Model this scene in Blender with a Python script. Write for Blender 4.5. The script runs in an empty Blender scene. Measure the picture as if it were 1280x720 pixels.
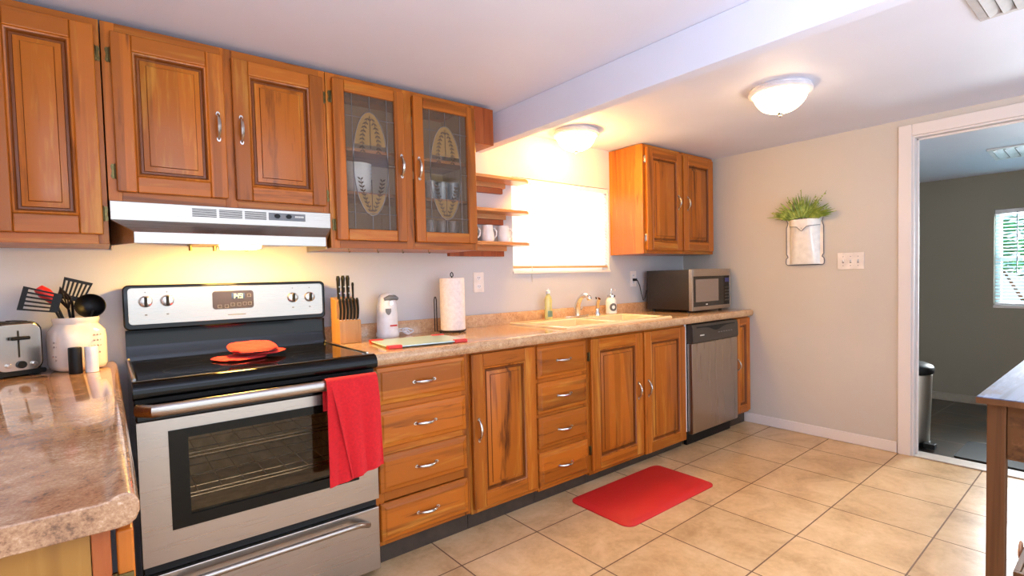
import bpy, bmesh, math, random
from mathutils import Vector, Matrix
random.seed(7)
SC = bpy.context.scene
COL = SC.collection
R = math.radians
PI = math.pi

# ------------------------------------------------------------------ camera
cam = bpy.data.cameras.new('camera'); camo = bpy.data.objects.new('camera', cam); COL.objects.link(camo)
FPX = 643.83
cam.sensor_fit = 'HORIZONTAL'; cam.sensor_width = 36.0
cam.lens = FPX / 1280 * 36
cam.shift_x = -(667.3 - 640) / 1280
cam.shift_y = (369.06 - 360) / 1280
cam.clip_start = 0.05
_y, _p, _r = R(-39.7498), R(-2.1137), R(-1.3329)
_F = Vector((-math.sin(_y) * math.cos(_p), math.cos(_y) * math.cos(_p), math.sin(_p)))
_R0 = Vector((math.cos(_y), math.sin(_y), 0)); _U0 = _R0.cross(_F)
_R = math.cos(_r) * _R0 + math.sin(_r) * _U0; _U = -math.sin(_r) * _R0 + math.cos(_r) * _U0
mw = Matrix((( _R.x, _U.x, -_F.x, -0.0211), (_R.y, _U.y, -_F.y, -2.67), (_R.z, _U.z, -_F.z, 1.2147), (0, 0, 0, 1)))
camo.matrix_world = mw
SC.camera = camo
# ------------------------------------------------------------------ world, light, exposure
SC.view_settings.view_transform = 'Standard'; SC.view_settings.look = 'None'
SC.view_settings.gamma = 1.0; SC.view_settings.use_curve_mapping = False
SC.view_settings.exposure = 0.42
wd = bpy.data.worlds.new('sky'); SC.world = wd; wd.use_nodes = True
wd.node_tree.nodes['Background'].inputs[0].default_value = (0.76, 0.88, 1.0, 1)
wd.node_tree.nodes['Background'].inputs[1].default_value = 0.9
def area(name, loc, direction, sx, sy, power, color):
    l = bpy.data.lights.new(name, 'AREA'); l.shape = 'RECTANGLE'; l.size = sx; l.size_y = sy
    l.energy = power; l.color = color
    o = bpy.data.objects.new(name, l); COL.objects.link(o); o.location = loc
    o.rotation_euler = Vector(direction).to_track_quat('-Z', 'Y').to_euler()
    return o
area('open_side_fill', (1.6, -4.5, 1.08), (0.0, 1, 0.05), 4.5, 2.1, 38, (0.78, 0.88, 1.0))  # added fill lamp across the unseen open end behind the camera
area('bounce_fill', (0.35, -3.55, 1.10), (0.0, 0.0, 1), 1.9, 1.4, 84, (0.70, 0.82, 1.0))  # added lamp behind the camera, aimed up to brighten ceiling and room
area('daylight_sink_window', (2.49, 0.42, 1.62), (0, -1, -0.1), 1.0, 0.75, 36, (1, 0.98, 0.95))
area('daylight_far_window', (6.6, -2.3, 1.5), (-1, 0, -0.1), 1.0, 1.0, 260, (0.95, 0.97, 1.0))

# ------------------------------------------------------------------ node helpers
class G:
    def __init__(s, name):
        s.m = bpy.data.materials.new(name); s.m.use_nodes = True
        s.t = s.m.node_tree; s.b = s.t.nodes['Principled BSDF']; s.out = s.t.nodes['Material Output']
    def n(s, typ, ins=None, **kw):
        nd = s.t.nodes.new(typ)
        for k, v in kw.items(): setattr(nd, k, v)
        for k, v in (ins or {}).items():
            if isinstance(v, bpy.types.NodeSocket): s.t.links.new(v, nd.inputs[k])
            else: nd.inputs[k].default_value = v
        return nd
    def ramp(s, fac, stops, interp='LINEAR'):
        nd = s.t.nodes.new('ShaderNodeValToRGB'); s.t.links.new(fac, nd.inputs[0]); cr = nd.color_ramp
        cr.interpolation = interp
        while len(cr.elements) < len(stops): cr.elements.new(0.5)
        for e, (p, c) in zip(cr.elements, stops):
            e.position = p; e.color = (c, c, c, 1) if not hasattr(c, '__len__') else (*c[:3], 1)
        return nd.outputs[0]
    def mix(s, fac, a, b, mode='MIX'):
        nd = s.t.nodes.new('ShaderNodeMix'); nd.data_type = 'RGBA'; nd.blend_type = mode
        for k, v in ((0, fac), (6, a), (7, b)):
            if isinstance(v, bpy.types.NodeSocket): s.t.links.new(v, nd.inputs[k])
            else: nd.inputs[k].default_value = v if not hasattr(v, '__len__') else (*v[:3], 1)
        return nd.outputs[2]
    def math(s, op, a, b=0.0):
        return s.n('ShaderNodeMath', {0: a, 1: b}, operation=op).outputs[0]
    def set(s, **kw):
        for k, v in kw.items():
            k = k.replace('_', ' ')
            if isinstance(v, bpy.types.NodeSocket): s.t.links.new(v, s.b.inputs[k])
            else: s.b.inputs[k].default_value = v
        return s
    def bump(s, h, strength=0.2, dist=0.002):
        nd = s.n('ShaderNodeBump', {'Strength': strength, 'Distance': dist, 'Height': h})
        s.t.links.new(nd.outputs[0], s.b.inputs['Normal'])
    def coord(s, scale=(1, 1, 1), rnd=0.0, which='Object'):
        tc = s.n('ShaderNodeTexCoord'); v = tc.outputs[which]
        if rnd:
            oi = s.n('ShaderNodeObjectInfo')
            r = s.math('MULTIPLY', oi.outputs['Random'], rnd)
            v = s.n('ShaderNodeVectorMath', {0: v, 1: s.n('ShaderNodeCombineXYZ', {0: r, 1: r, 2: r}).outputs[0]}, operation='ADD').outputs[0]
        return s.n('ShaderNodeMapping', {'Vector': v, 'Scale': scale}).outputs[0]
    def noise(s, v, scale, detail=4, rough=0.55, dist=0.0):
        return s.n('ShaderNodeTexNoise', {'Vector': v, 'Scale': scale, 'Detail': detail, 'Roughness': rough, 'Distortion': dist}).outputs[0]
def lin(r, g, b):
    f = lambda c: (c / 255 / 12.92) if c / 255 <= 0.04045 else ((c / 255 + 0.055) / 1.055) ** 2.4
    return (f(r), f(g), f(b), 1)
def plain(name, rgb, rough=0.5, metal=0.0, var=0.06, scale=20, bump=0.0, coat=0.0, spec=0.5, sheen=0.0, emit=None, es=0.0):
    g = G(name); c = lin(*rgb)
    v = g.coord()
    nz = g.noise(v, scale, 3)
    d = tuple(max(0, x * (1 - var * 2)) for x in c[:3]); l = tuple(min(1, x * (1 + var)) for x in c[:3])
    g.set(Base_Color=g.ramp(nz, [(0.3, d), (0.7, l)]), Roughness=rough, Metallic=metal, Coat_Weight=coat, Specular_IOR_Level=spec, Sheen_Weight=sheen)
    if bump: g.bump(g.noise(v, scale * 6, 2), bump, 0.002)
    if emit: g.set(Emission_Color=lin(*emit), Emission_Strength=es)
    return g.m
M = {}
def wood(name, axis, dark, mid, light, rough=0.34, coat=0.12, stave=True, worn=None):
    """Stained timber: grain stretched along one axis, staves of differing tone, dark streaks."""
    g = G(name)
    st = 0.09
    sc = {'x': (st, 1, 1), 'y': (1, st, 1), 'z': (1, 1, st)}[axis]
    v = g.coord(sc, rnd=9.0)
    big = g.noise(v, 9, 4, 0.6, 0.8)
    fine = g.noise(v, 70, 4, 0.6, 0.4)
    f = g.math('ADD', g.math('MULTIPLY', big, 0.72), g.math('MULTIPLY', fine, 0.28))
    colr = g.ramp(f, [(0.31, dark), (0.42, mid), (0.54, mid), (0.68, light)])
    if stave:
        # glued staves: step noise across the width
        s2 = {'x': (0.25, 13, 13), 'y': (13, 0.25, 13), 'z': (13, 13, 0.25)}[axis]
        vo = g.n('ShaderNodeTexVoronoi', {'Vector': g.coord(s2, rnd=5.0), 'Scale': 1.0}, feature='F1').outputs['Color']
        sep = g.n('ShaderNodeSeparateColor', {0: vo}).outputs[0]
        tone = g.ramp(sep, [(0.0, 0.62), (1.0, 1.15)])
        colr = g.mix(0.7, colr, tone, 'MULTIPLY')
    s3 = {'x': (0.05, 1, 1), 'y': (1, 0.05, 1), 'z': (1, 1, 0.05)}[axis]
    streak = g.ramp(g.noise(g.coord(s3, rnd=17.0), 22, 2, 0.5, 0.5), [(0.57, 0.0), (0.72, 1.0)])
    colr = g.mix(g.math('MULTIPLY', streak, 0.6), colr, dark)
    if worn:
        w = g.ramp(g.noise(g.coord((0.4, 1, 1), rnd=3.0), 14, 6, 0.7), [(0.54, 0.0), (0.64, 1.0)])
        colr = g.mix(g.math('MULTIPLY', w, 0.6), colr, worn)
    g.set(Base_Color=colr, Roughness=rough, Coat_Weight=coat, Coat_Roughness=0.15, Specular_IOR_Level=0.28)
    g.bump(fine, 0.08, 0.001)
    return g.m
WD = lambda d, m, l: (lin(*d), lin(*m), lin(*l))
M['wood_v'] = wood('honey_oak_upright_grain', 'z', *WD((84, 38, 10), (184, 100, 28), (212, 142, 56)))
M['wood_h'] = wood('honey_oak_level_grain', 'x', *WD((84, 38, 10), (184, 100, 28), (212, 142, 56)))
M['wood_hy'] = wood('honey_oak_grain_along_depth', 'y', *WD((84, 38, 10), (184, 100, 28), (212, 142, 56)))
M['wood_mould'] = wood('darker_oak_moulding', 'z', *WD((64, 28, 8), (124, 64, 20), (150, 86, 34)), stave=False)  # darker wood colour for the recess and inner step rings of door panels
M['wood_red'] = wood('reddish_oak', 'z', *WD((96, 40, 16), (158, 78, 36), (178, 98, 48)), stave=False)
M['wood_shelf'] = wood('pale_oak_shelf', 'x', *WD((140, 82, 44), (190, 130, 82), (214, 160, 112)), stave=False)
M['wood_pale'] = wood('pale_veneer', 'z', *WD((112, 70, 26), (164, 114, 50), (186, 138, 70)), stave=False)
M['wood_in'] = wood('cabinet_lining', 'z', *WD((176, 146, 108), (214, 188, 150), (226, 204, 168)), stave=False, rough=0.6, coat=0)
M['block'] = wood('knife_block_beech', 'z', *WD((124, 84, 46), (170, 126, 80), (190, 148, 100)), stave=False)
M['table_leg'] = wood('old_table_timber', 'z', *WD((54, 32, 16), (104, 66, 36), (140, 96, 58)), rough=0.6, coat=0, stave=False)
M['table_apron'] = wood('old_table_board', 'x', *WD((54, 32, 16), (104, 66, 34), (140, 96, 58)), rough=0.6, coat=0, stave=False)
M['table_top'] = wood('worn_blue_grey_paint', 'x', *WD((54, 58, 74), (100, 114, 146), (142, 156, 184)), rough=0.7, coat=0.0, stave=False, worn=lin(92, 72, 68))
# painted room surfaces
def paint(name, rgb, bump=0.12, scale=9):
    g = G(name); c = lin(*rgb); v = g.coord()
    nz = g.noise(v, 1.3, 3)
    g.set(Base_Color=g.ramp(nz, [(0.3, tuple(x * 0.96 for x in c[:3])), (0.7, tuple(min(1, x * 1.03) for x in c[:3]))]), Roughness=0.55, Specular_IOR_Level=0.3)
    g.bump(g.noise(v, scale * 12, 4), bump, 0.002)
    return g.m
M['wall'] = paint('warm_grey_wall_paint', (202, 200, 203))
M['wall_far'] = paint('olive_grey_wall_paint', (150, 142, 126))
M['ceiling'] = paint('white_ceiling_paint', (224, 225, 238))
M['trimw'] = paint('white_gloss_trim', (232, 222, 218), bump=0.02)
# floor
def tiles():
    g = G('beige_floor_tile'); tc = g.n('ShaderNodeTexCoord')
    mp = g.n('ShaderNodeMapping', {'Vector': tc.outputs['Object'], 'Location': (3.612, -0.782, 0), 'Rotation': (0, 0, R(0.8254))}, vector_type='TEXTURE')
    br = g.n('ShaderNodeTexBrick', {'Vector': mp.outputs[0], 'Color1': (0, 0, 0, 1), 'Color2': (1, 1, 1, 1), 'Mortar': (0.5, 0.5, 0.5, 1), 'Scale': 1.0,
                                  'Mortar Size': 0.0034, 'Mortar Smooth': 0.15, 'Bias': 0.0, 'Brick Width': 0.4206, 'Row Height': 0.4206}, offset=0.0, squash=1.0)
    v = tc.outputs['Object']
    n1 = g.noise(v, 4.5, 6, 0.65, 0.6); n2 = g.noise(v, 38, 4, 0.6)
    f = g.math('ADD', g.math('MULTIPLY', n1, 0.75), g.math('MULTIPLY', n2, 0.25))
    base = g.ramp(f, [(0.32, lin(176, 140, 98)), (0.5, lin(206, 172, 128)), (0.68, lin(222, 192, 152))])
    tone = g.ramp(br.outputs['Color'], [(0, 0.93), (1, 1.05)])
    base = g.mix(1.0, base, tone, 'MULTIPLY')
    colr = g.mix(br.outputs['Fac'], base, lin(112, 82, 58))
    g.set(Base_Color=colr, Roughness=g.ramp(br.outputs['Fac'], [(0, 0.28), (1, 0.8)]), Specular_IOR_Level=0.45)
    inv = g.math('SUBTRACT', 1.0, br.outputs['Fac'])
    g.bump(g.math('ADD', inv, g.math('MULTIPLY', n2, 0.05)), 0.5, 0.002)
    return g.m
M['tile'] = tiles()
def slate():
    g = G('dark_slate_tile'); tc = g.n('ShaderNodeTexCoord'); v = tc.outputs['Object']
    mp = g.n('ShaderNodeMapping', {'Vector': v, 'Rotation': (0, 0, R(2))})
    br = g.n('ShaderNodeTexBrick', {'Vector': mp.outputs[0], 'Color1': (0, 0, 0, 1), 'Color2': (1, 1, 1, 1), 'Mortar': (0.5, 0.5, 0.5, 1), 'Scale': 1.0,
                                  'Mortar Size': 0.006, 'Bias': 0.0, 'Brick Width': 0.45, 'Row Height': 0.45}, offset=0.0)
    n1 = g.noise(v, 3.0, 5, 0.65, 0.5)
    base = g.ramp(n1, [(0.3, lin(48, 48, 54)), (0.5, lin(72, 62, 52)), (0.7, lin(100, 74, 50))])
    colr = g.mix(br.outputs['Fac'], base, lin(108, 98, 86))
    g.set(Base_Color=colr, Roughness=0.35); g.bump(g.noise(v, 30, 4), 0.3, 0.003)
    return g.m
M['slate'] = slate()
# laminate worktops
def laminate(name, stops, rough=0.12, mot=42):
    g = G(name); v = g.coord()
    n1 = g.noise(v, mot, 8, 0.75, 0.8); n2 = g.noise(v, 190, 3, 0.7); n3 = g.noise(v, 5, 3)
    f = g.math('ADD', g.math('ADD', g.math('MULTIPLY', n1, 0.45), g.math('MULTIPLY', n2, 0.33)), g.math('MULTIPLY', n3, 0.22))
    g.set(Base_Color=g.ramp(f, stops), Roughness=rough, Coat_Weight=0.3, Coat_Roughness=0.06)
    return g.m
M['counter'] = laminate('beige_speckled_laminate', [(0.36, lin(150, 108, 74)), (0.46, lin(194, 150, 110)), (0.54, lin(212, 172, 132)), (0.66, lin(232, 202, 168))])
M['counter_l'] = laminate('brown_marbled_laminate', [(0.38, lin(108, 78, 60)), (0.46, lin(164, 120, 88)), (0.54, lin(188, 146, 110)), (0.62, lin(222, 196, 172))], 0.08, 18)
# metals
def brushed(name, rgb, rough=0.28, axis='x'):
    g = G(name); c = lin(*rgb)
    v = g.coord({'x': (0.4, 60, 60), 'z': (14, 14, 0.2)}[axis])
    nz = g.noise(v, 6, 3)
    g.set(Base_Color=g.ramp(nz, [(0.3, tuple(x * 0.97 for x in c[:3])), (0.7, c)]), Metallic=1.0,
          Roughness=g.ramp(nz, [(0.2, rough - 0.02), (0.8, rough + 0.03)]))
    if axis == 'x': g.bump(nz, 0.012, 0.001)
    return g.m
M['steel'] = brushed('brushed_stainless_steel', (176, 167, 158))
M['steel_v'] = brushed('brushed_stainless_upright', (176, 167, 158), axis='z')
M['chrome'] = plain('polished_chrome', (226, 224, 222), 0.08, 1.0, var=0.01)
M['nickel'] = plain('satin_nickel', (206, 200, 192), 0.22, 1.0, var=0.02)
M['brass'] = plain('antique_brass', (112, 98, 62), 0.38, 1.0, var=0.2, scale=150)
M['wire'] = plain('dark_bronze_wire', (52, 46, 44), 0.35, 0.7)
M['black'] = plain('black_enamel', (8, 8, 8), 0.10, spec=0.28)
M['blackm'] = plain('black_plastic', (17, 16, 17), 0.45, spec=0.25)
M['blackg'] = plain('black_glass_ceramic', (8, 8, 10), 0.06, spec=0.7)
M['charcoal'] = plain('charcoal_control_panel', (70, 64, 58), 0.38, 0.2)
M['dark_steel'] = plain('dark_microwave_case', (70, 64, 58), 0.22, 0.6, var=0.03)
M['grey'] = plain('grey_plastic', (120, 120, 122), 0.4)
M['kick'] = plain('dark_toe_kick', (66, 52, 42), 0.5, var=0.15)
M['white'] = plain('white_plastic', (238, 236, 238), 0.3)
M['ivory'] = plain('ivory_plate', (236, 226, 220), 0.35)
M['ceramic'] = plain('white_glazed_ceramic', (240, 236, 232), 0.12, coat=0.4)
M['cream'] = plain('cream_glazed_crock', (226, 214, 206), 0.14, coat=0.4, var=0.05, scale=12)
M['biscuit'] = plain('biscuit_sink_enamel', (238, 214, 172), 0.16, coat=0.4, var=0.02)
M['paper'] = plain('paper_towel', (238, 228, 228), 0.9, bump=0.3, scale=60)
M['red_cloth'] = plain('red_terry_cloth', (218, 24, 34), 0.9, var=0.07, scale=120, bump=0.7, sheen=0.08)
M['red_pad'] = plain('red_quilted_pad', (222, 26, 28), 0.85, var=0.06, scale=80, bump=0.5, sheen=0.05)
M['red_mat'] = plain('red_foam_mat', (204, 30, 36), 0.5, var=0.04, scale=150, bump=0.3)
M['red'] = plain('red_silicone', (222, 48, 40), 0.35)
M['tan_lead'] = plain('lead_caming', (128, 120, 118), 0.4, 0.5)
M['etch'] = plain('etched_leaf', (84, 64, 48), 0.6)
M['bin'] = brushed('satin_bin_steel', (206, 198, 186), 0.42, 'z')
M['dark_line'] = plain('slate_blue_enamel_edge', (92, 92, 104), 0.3)
M['soap'] = plain('pale_green_soap', (214, 206, 128), 0.12, coat=0.5)
M['label'] = plain('printed_label', (232, 230, 222), 0.5)
M['print'] = plain('grey_print', (96, 96, 98), 0.5)
M['rubber'] = plain('black_rubber', (18, 18, 18), 0.7)
M['slat'] = None
def leafm(name, a, b, c):
    g = G(name); oi = g.coord()
    g.set(Base_Color=g.ramp(g.noise(oi, 30, 3), [(0.3, lin(*a)), (0.55, lin(*b)), (0.75, lin(*c))]), Roughness=0.55)
    return g.m
M['leaf'] = leafm('grassy_leaf', (96, 118, 40), (150, 170, 72), (196, 204, 118))
M['leaf_out'] = leafm('garden_leaf', (40, 110, 52), (70, 160, 86), (130, 200, 130))
def seethrough(name, tint, t_amt, gloss_r=0.02, body=None, b_amt=0.0, bump=0.0, fk=0.9):
    """Thin glass: clear transmission, a film of body colour, fresnel reflection."""
    g = G(name); g.t.nodes.remove(g.b)
    tr = g.n('ShaderNodeBsdfTransparent', {'Color': lin(*tint)}).outputs[0]
    sh = tr
    if body:
        df = g.n('ShaderNodeBsdfDiffuse', {'Color': lin(*body)}).outputs[0]
        sh = g.n('ShaderNodeMixShader', {0: b_amt, 1: tr, 2: df}).outputs[0]
    gl = g.n('ShaderNodeBsdfGlossy', {'Color': (1, 1, 1, 1), 'Roughness': gloss_r})
    if bump:
        bn = g.n('ShaderNodeBump', {'Strength': bump, 'Distance': 0.002, 'Height': g.noise(g.coord(), 160, 2)})
        g.t.links.new(bn.outputs[0], gl.inputs['Normal'])
    fr = g.n('ShaderNodeFresnel', {'IOR': 1.45}).outputs[0]
    fr = g.math('ADD', g.math('MULTIPLY', fr, fk), t_amt)
    mx = g.n('ShaderNodeMixShader', {0: fr, 1: sh, 2: gl.outputs[0]}).outputs[0]
    g.t.links.new(mx, g.out.inputs[0])
    return g.m
M['pane_grey'] = seethrough('seedy_leaded_glass', (236, 232, 230), 0.0, 0.12, (182, 156, 134), 0.12, 0.6, fk=0.2)
M['pane_clear'] = seethrough('clear_bevelled_glass', (246, 244, 240), 0.01, 0.03)
M['tumbler'] = seethrough('tumbler_glass', (232, 236, 238), 0.06, 0.05, (232, 232, 234), 0.28, 0.2)
M['board'] = seethrough('frosted_green_glass', (214, 232, 222), 0.04, 0.08, (198, 226, 224), 0.9, fk=0.5)
M['oven_glass'] = seethrough('smoked_oven_glass', (232, 222, 204), 0.0, 0.03, fk=0.6)
M['frost'] = seethrough('tan_frosted_glass', (240, 226, 200), 0.0, 0.2, (178, 146, 102), 0.5, fk=0.5)
M['win_glass'] = seethrough('window_glass', (250, 252, 252), 0.0, 0.01)
def slatm(name, rgb, tr):
    g = G(name); g.t.nodes.remove(g.b)
    c = lin(*rgb)
    c2 = g.ramp(g.noise(g.coord(), 12, 2), [(0, tuple(x * 0.97 for x in c[:3])), (1, c)])
    d = g.n('ShaderNodeBsdfDiffuse', {'Color': c2}).outputs[0]
    t = g.n('ShaderNodeBsdfTranslucent', {'Color': c2}).outputs[0]
    g.t.links.new(g.n('ShaderNodeMixShader', {0: tr, 1: d, 2: t}).outputs[0], g.out.inputs[0])
    return g.m
M['slat'] = slatm('white_blind_slat', (246, 244, 240), 0.55)
def glow(name, rgb, s):
    g = G(name); c = lin(*rgb)
    nz = g.ramp(g.noise(g.coord(), 14, 3), [(0.3, 0.9), (0.7, 1.0)])
    g.set(Base_Color=lin(240, 232, 220), Roughness=0.3, Emission_Color=g.mix(1.0, c, nz, 'MULTIPLY'), Emission_Strength=s)
    return g.m
M['lamp_sink'] = glow('lit_alabaster_bowl_at_sink', (255, 196, 88), 80)
M['lamp_mid'] = glow('lit_alabaster_bowl', (255, 216, 164), 12)
M['lamp_hood'] = glow('lit_hood_lens', (255, 202, 100), 190)
M['digits'] = glow('green_digits', (130, 225, 30), 0.8)

# ------------------------------------------------------------------ mesh helpers (world coordinates)
def nb(): return bmesh.new()
def box(bm, x0, x1, y0, y1, z0, z1, mi=0):
    vs = [bm.verts.new(p) for p in ((x0, y0, z0), (x1, y0, z0), (x1, y1, z0), (x0, y1, z0), (x0, y0, z1), (x1, y0, z1), (x1, y1, z1), (x0, y1, z1))]
    for f in ((0, 3, 2, 1), (4, 5, 6, 7), (0, 1, 5, 4), (1, 2, 6, 5), (2, 3, 7, 6), (3, 0, 4, 7)):
        bm.faces.new([vs[i] for i in f]).material_index = mi
    return vs
def bx(x0, x1, y0, y1, z0, z1):
    bm = nb(); box(bm, x0, x1, y0, y1, z0, z1); return bm
def prism(bm, pts, axis, a, b, mi=0):
    """Closed outline pts (2D) extruded along axis from a to b. axis x: pts=(y,z); y: (x,z); z: (x,y)."""
    def P(p, t): return {'x': (t, p[0], p[1]), 'y': (p[0], t, p[1]), 'z': (p[0], p[1], t)}[axis]
    A = [bm.verts.new(P(p, a)) for p in pts]; B = [bm.verts.new(P(p, b)) for p in pts]
    fs = [bm.faces.new(A), bm.faces.new(list(reversed(B)))]
    n = len(pts)
    for i in range(n): fs.append(bm.faces.new((A[(i + 1) % n], A[i], B[i], B[(i + 1) % n])))
    for f in fs: f.material_index = mi
    return A + B
def lathe(bm, prof, cx, cy, seg=32, sx=1.0, sy=1.0, mi=0, wave=None):
    rings = []
    for (r, z) in prof:
        if r < 1e-6: rings.append([bm.verts.new((cx, cy, z))])
        else:
            rr = lambda a: r * (1 + (wave[0] * math.cos(wave[1] * a) if wave else 0))
            rings.append([bm.verts.new((cx + rr(2 * PI * i / seg) * sx * math.cos(2 * PI * i / seg), cy + rr(2 * PI * i / seg) * sy * math.sin(2 * PI * i / seg), z)) for i in range(seg)])
    for a, b in zip(rings, rings[1:]):
        for i in range(seg):
            j = (i + 1) % seg
            if len(a) == 1 and len(b) == 1: continue
            if len(a) == 1: f = bm.faces.new((a[0], b[i], b[j]))
            elif len(b) == 1: f = bm.faces.new((a[i], a[j], b[0]))
            else: f = bm.faces.new((a[i], a[j], b[j], b[i]))
            f.material_index = mi
def tube(bm, pts, r, seg=8, closed=False, mi=0, flat=(1, 1)):
    """Swept circle; r scalar or list."""
    pts = [Vector(p) for p in pts]; n = len(pts)
    rs = r if hasattr(r, '__len__') else [r] * n
    rings = []; prev = None
    for i, p in enumerate(pts):
        if closed: t = pts[(i + 1) % n] - pts[i - 1]
        else: t = pts[min(i + 1, n - 1)] - pts[max(i - 1, 0)]
        t.normalize()
        if prev is None:
            up = Vector((0, 0, 1)) if abs(t.z) < 0.9 else Vector((0, 1, 0))
            u = t.cross(up).normalized()
        else:
            u = (prev - t * prev.dot(t)).normalized()
        prev = u; v = t.cross(u)
        rings.append([bm.verts.new(p + rs[i] * (flat[0] * math.cos(2 * PI * k / seg) * u + flat[1] * math.sin(2 * PI * k / seg) * v)) for k in range(seg)])
    m = n if closed else n - 1
    for i in range(m):
        a, b = rings[i], rings[(i + 1) % n]
        for k in range(seg):
            bm.faces.new((a[k], a[(k + 1) % seg], b[(k + 1) % seg], b[k])).material_index = mi
    if not closed:
        bm.faces.new(list(reversed(rings[0]))).material_index = mi; bm.faces.new(rings[-1]).material_index = mi
def grid(bm, fn, nu, nv, thick=None, mi=0):
    """Surface fn(u,v) on a grid; a thickness vector closes it into a slab."""
    def sheet(off):
        return [[bm.verts.new(Vector(fn(i / nu, j / nv)) + off) for j in range(nv + 1)] for i in range(nu + 1)]
    A = sheet(Vector((0, 0, 0)))
    for i in range(nu):
        for j in range(nv): bm.faces.new((A[i][j], A[i + 1][j], A[i + 1][j + 1], A[i][j + 1])).material_index = mi
    if thick is not None:
        B = sheet(Vector(thick))
        for i in range(nu):
            for j in range(nv): bm.faces.new((B[i][j], B[i][j + 1], B[i + 1][j + 1], B[i + 1][j])).material_index = mi
        for i in range(nu):
            bm.faces.new((A[i][0], B[i][0], B[i + 1][0], A[i + 1][0])); bm.faces.new((A[i][nv], A[i + 1][nv], B[i + 1][nv], B[i][nv]))
        for j in range(nv):
            bm.faces.new((A[0][j], A[0][j + 1], B[0][j + 1], B[0][j])); bm.faces.new((A[nu][j], B[nu][j], B[nu][j + 1], A[nu][j + 1]))
def rrect(x0, x1, y0, y1, r, n=5):
    out = []
    for cx, cy, a0 in ((x1 - r, y1 - r, 0), (x0 + r, y1 - r, 90), (x0 + r, y0 + r, 180), (x1 - r, y0 + r, 270)):
        for k in range(n + 1):
            a = R(a0 + 90 * k / n); out.append((cx + r * math.cos(a), cy + r * math.sin(a)))
    return out
def xform(bm, mat, verts=None):
    bmesh.ops.transform(bm, matrix=mat, verts=verts or bm.verts[:])
def rotz(bm, deg, c):
    xform(bm, Matrix.Translation(c) @ Matrix.Rotation(R(deg), 4, 'Z') @ Matrix.Translation(-Vector(c)))
def origin_of(o):
    v = Vector((0, 0, 0))
    while o is not None: v += Vector(o.location); o = o.parent
    return v
def obj(name, bm, mats, parent=None, at=None, bevel=0.0, seg=2, smooth=True, kind=None):
    bmesh.ops.recalc_face_normals(bm, faces=bm.faces[:])
    base = origin_of(parent) if parent else Vector(at or (0, 0, 0))
    if at or parent: xform(bm, Matrix.Translation(-base))
    if smooth:
        for f in bm.faces: f.smooth = True
        for e in bm.edges:
            if len(e.link_faces) == 2 and e.calc_face_angle(0) > R(38): e.smooth = False
    me = bpy.data.meshes.new(name); bm.to_mesh(me); bm.free()
    for m in (mats if isinstance(mats, (list, tuple)) else [mats]): me.materials.append(m if not isinstance(m, str) else M[m])
    o = bpy.data.objects.new(name, me); COL.objects.link(o)
    if parent: o.parent = parent
    else: o.location = base
    if bevel:
        b = o.modifiers.new('bevel', 'BEVEL'); b.width = bevel; b.segments = seg; b.limit_method = 'ANGLE'; b.angle_limit = R(50); b.harden_normals = True
    if kind: o['kind'] = kind
    return o
def tag(o, label, cat, group=None):
    o['label'] = label; o['category'] = cat
    if group: o['group'] = group
    return o
def thing(name, loc, label, cat, group=None):
    o = bpy.data.objects.new(name, None); COL.objects.link(o); o.location = loc; o.empty_display_size = 0.05
    return tag(o, label, cat, group)
def copy_thing(o, loc, label, group=None):
    def rec(src, par):
        c = src.copy(); COL.objects.link(c)
        if par: c.parent = par
        for ch in [q for q in bpy.data.objects if q.parent == src]: rec(ch, c)
        return c
    r = rec(o, None); r.location = loc; r['label'] = label
    if group: r['group'] = group
    return r
def struct(name, bm, mat, **k): return obj(name, bm, mat, kind='structure', **k)

# ------------------------------------------------------------------ ROOM
XR, ZC = 3.933, 2.155
YB = -4.6
struct('floor', bx(-0.75, 4.03, YB, 0.12, -0.1, 0.0), 'tile')
bm = nb()                                                  # back wall with the sink window hole
WX0, WX1, WZ0, WZ1 = 2.03, 2.957, 1.245, 1.866
box(bm, -0.75, WX0, 0, 0.12, 0, 2.3); box(bm, WX1, 4.03, 0, 0.12, 0, 2.3)
box(bm, WX0, WX1, 0, 0.12, 0, WZ0); box(bm, WX0, WX1, 0, 0.12, WZ1, 2.3)
struct('wall_back', bm, 'wall', smooth=False)
struct('wall_left', bx(-0.75, -0.66, YB, 0.0, 0, 2.3), 'wall', smooth=False)
DY0, DY1, DZ = -1.700, -2.52, 2.030                        # doorway
bm = nb()
box(bm, XR, 4.03, DY0 + 0.012, 0, 0, 2.3); box(bm, XR, 4.03, YB, DY1, 0, 2.3); box(bm, XR, 4.03, DY1, DY0 + 0.012, DZ + 0.012, 2.3)
struct('wall_right', bm, paint('lamp_warmed_wall_paint', (207, 199, 190)), smooth=False)  # wall paint with the ceiling lamp's warm tint put into its colour
struct('ceiling', bx(-0.75, 4.03, YB, 0.12, ZC, ZC + 0.1), 'ceiling', smooth=False)
struct('trim_1', bx(1.738, 1.808, YB, 0.0, 1.985, ZC), 'ceiling', bevel=0.004)        # ceiling beam
struct('baseboard_right', bx(XR - 0.014, XR, -1.612, -0.555, 0, 0.075), 'trimw', bevel=0.006)
bm = nb()                                                  # door casing and jamb lining
CW = 0.072
for (a, b) in ((DY0 + CW + 0.012, DY0 + 0.012), (DY1 - 0.012, DY1 - 0.012 - CW)):
    box(bm, XR - 0.016, XR, b, a, 0, DZ + 0.012 + CW)
box(bm, XR - 0.016, XR, DY1 - 0.012, DY0 + 0.012, DZ + 0.012, DZ + 0.012 + CW)
struct('trim_2', bm, 'trimw', bevel=0.004)
bm = nb()
box(bm, XR - 0.004, 4.035, DY0, DY0 + 0.012, 0, DZ + 0.012); box(bm, XR - 0.004, 4.035, DY1 - 0.012, DY1, 0, DZ + 0.012)
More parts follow.
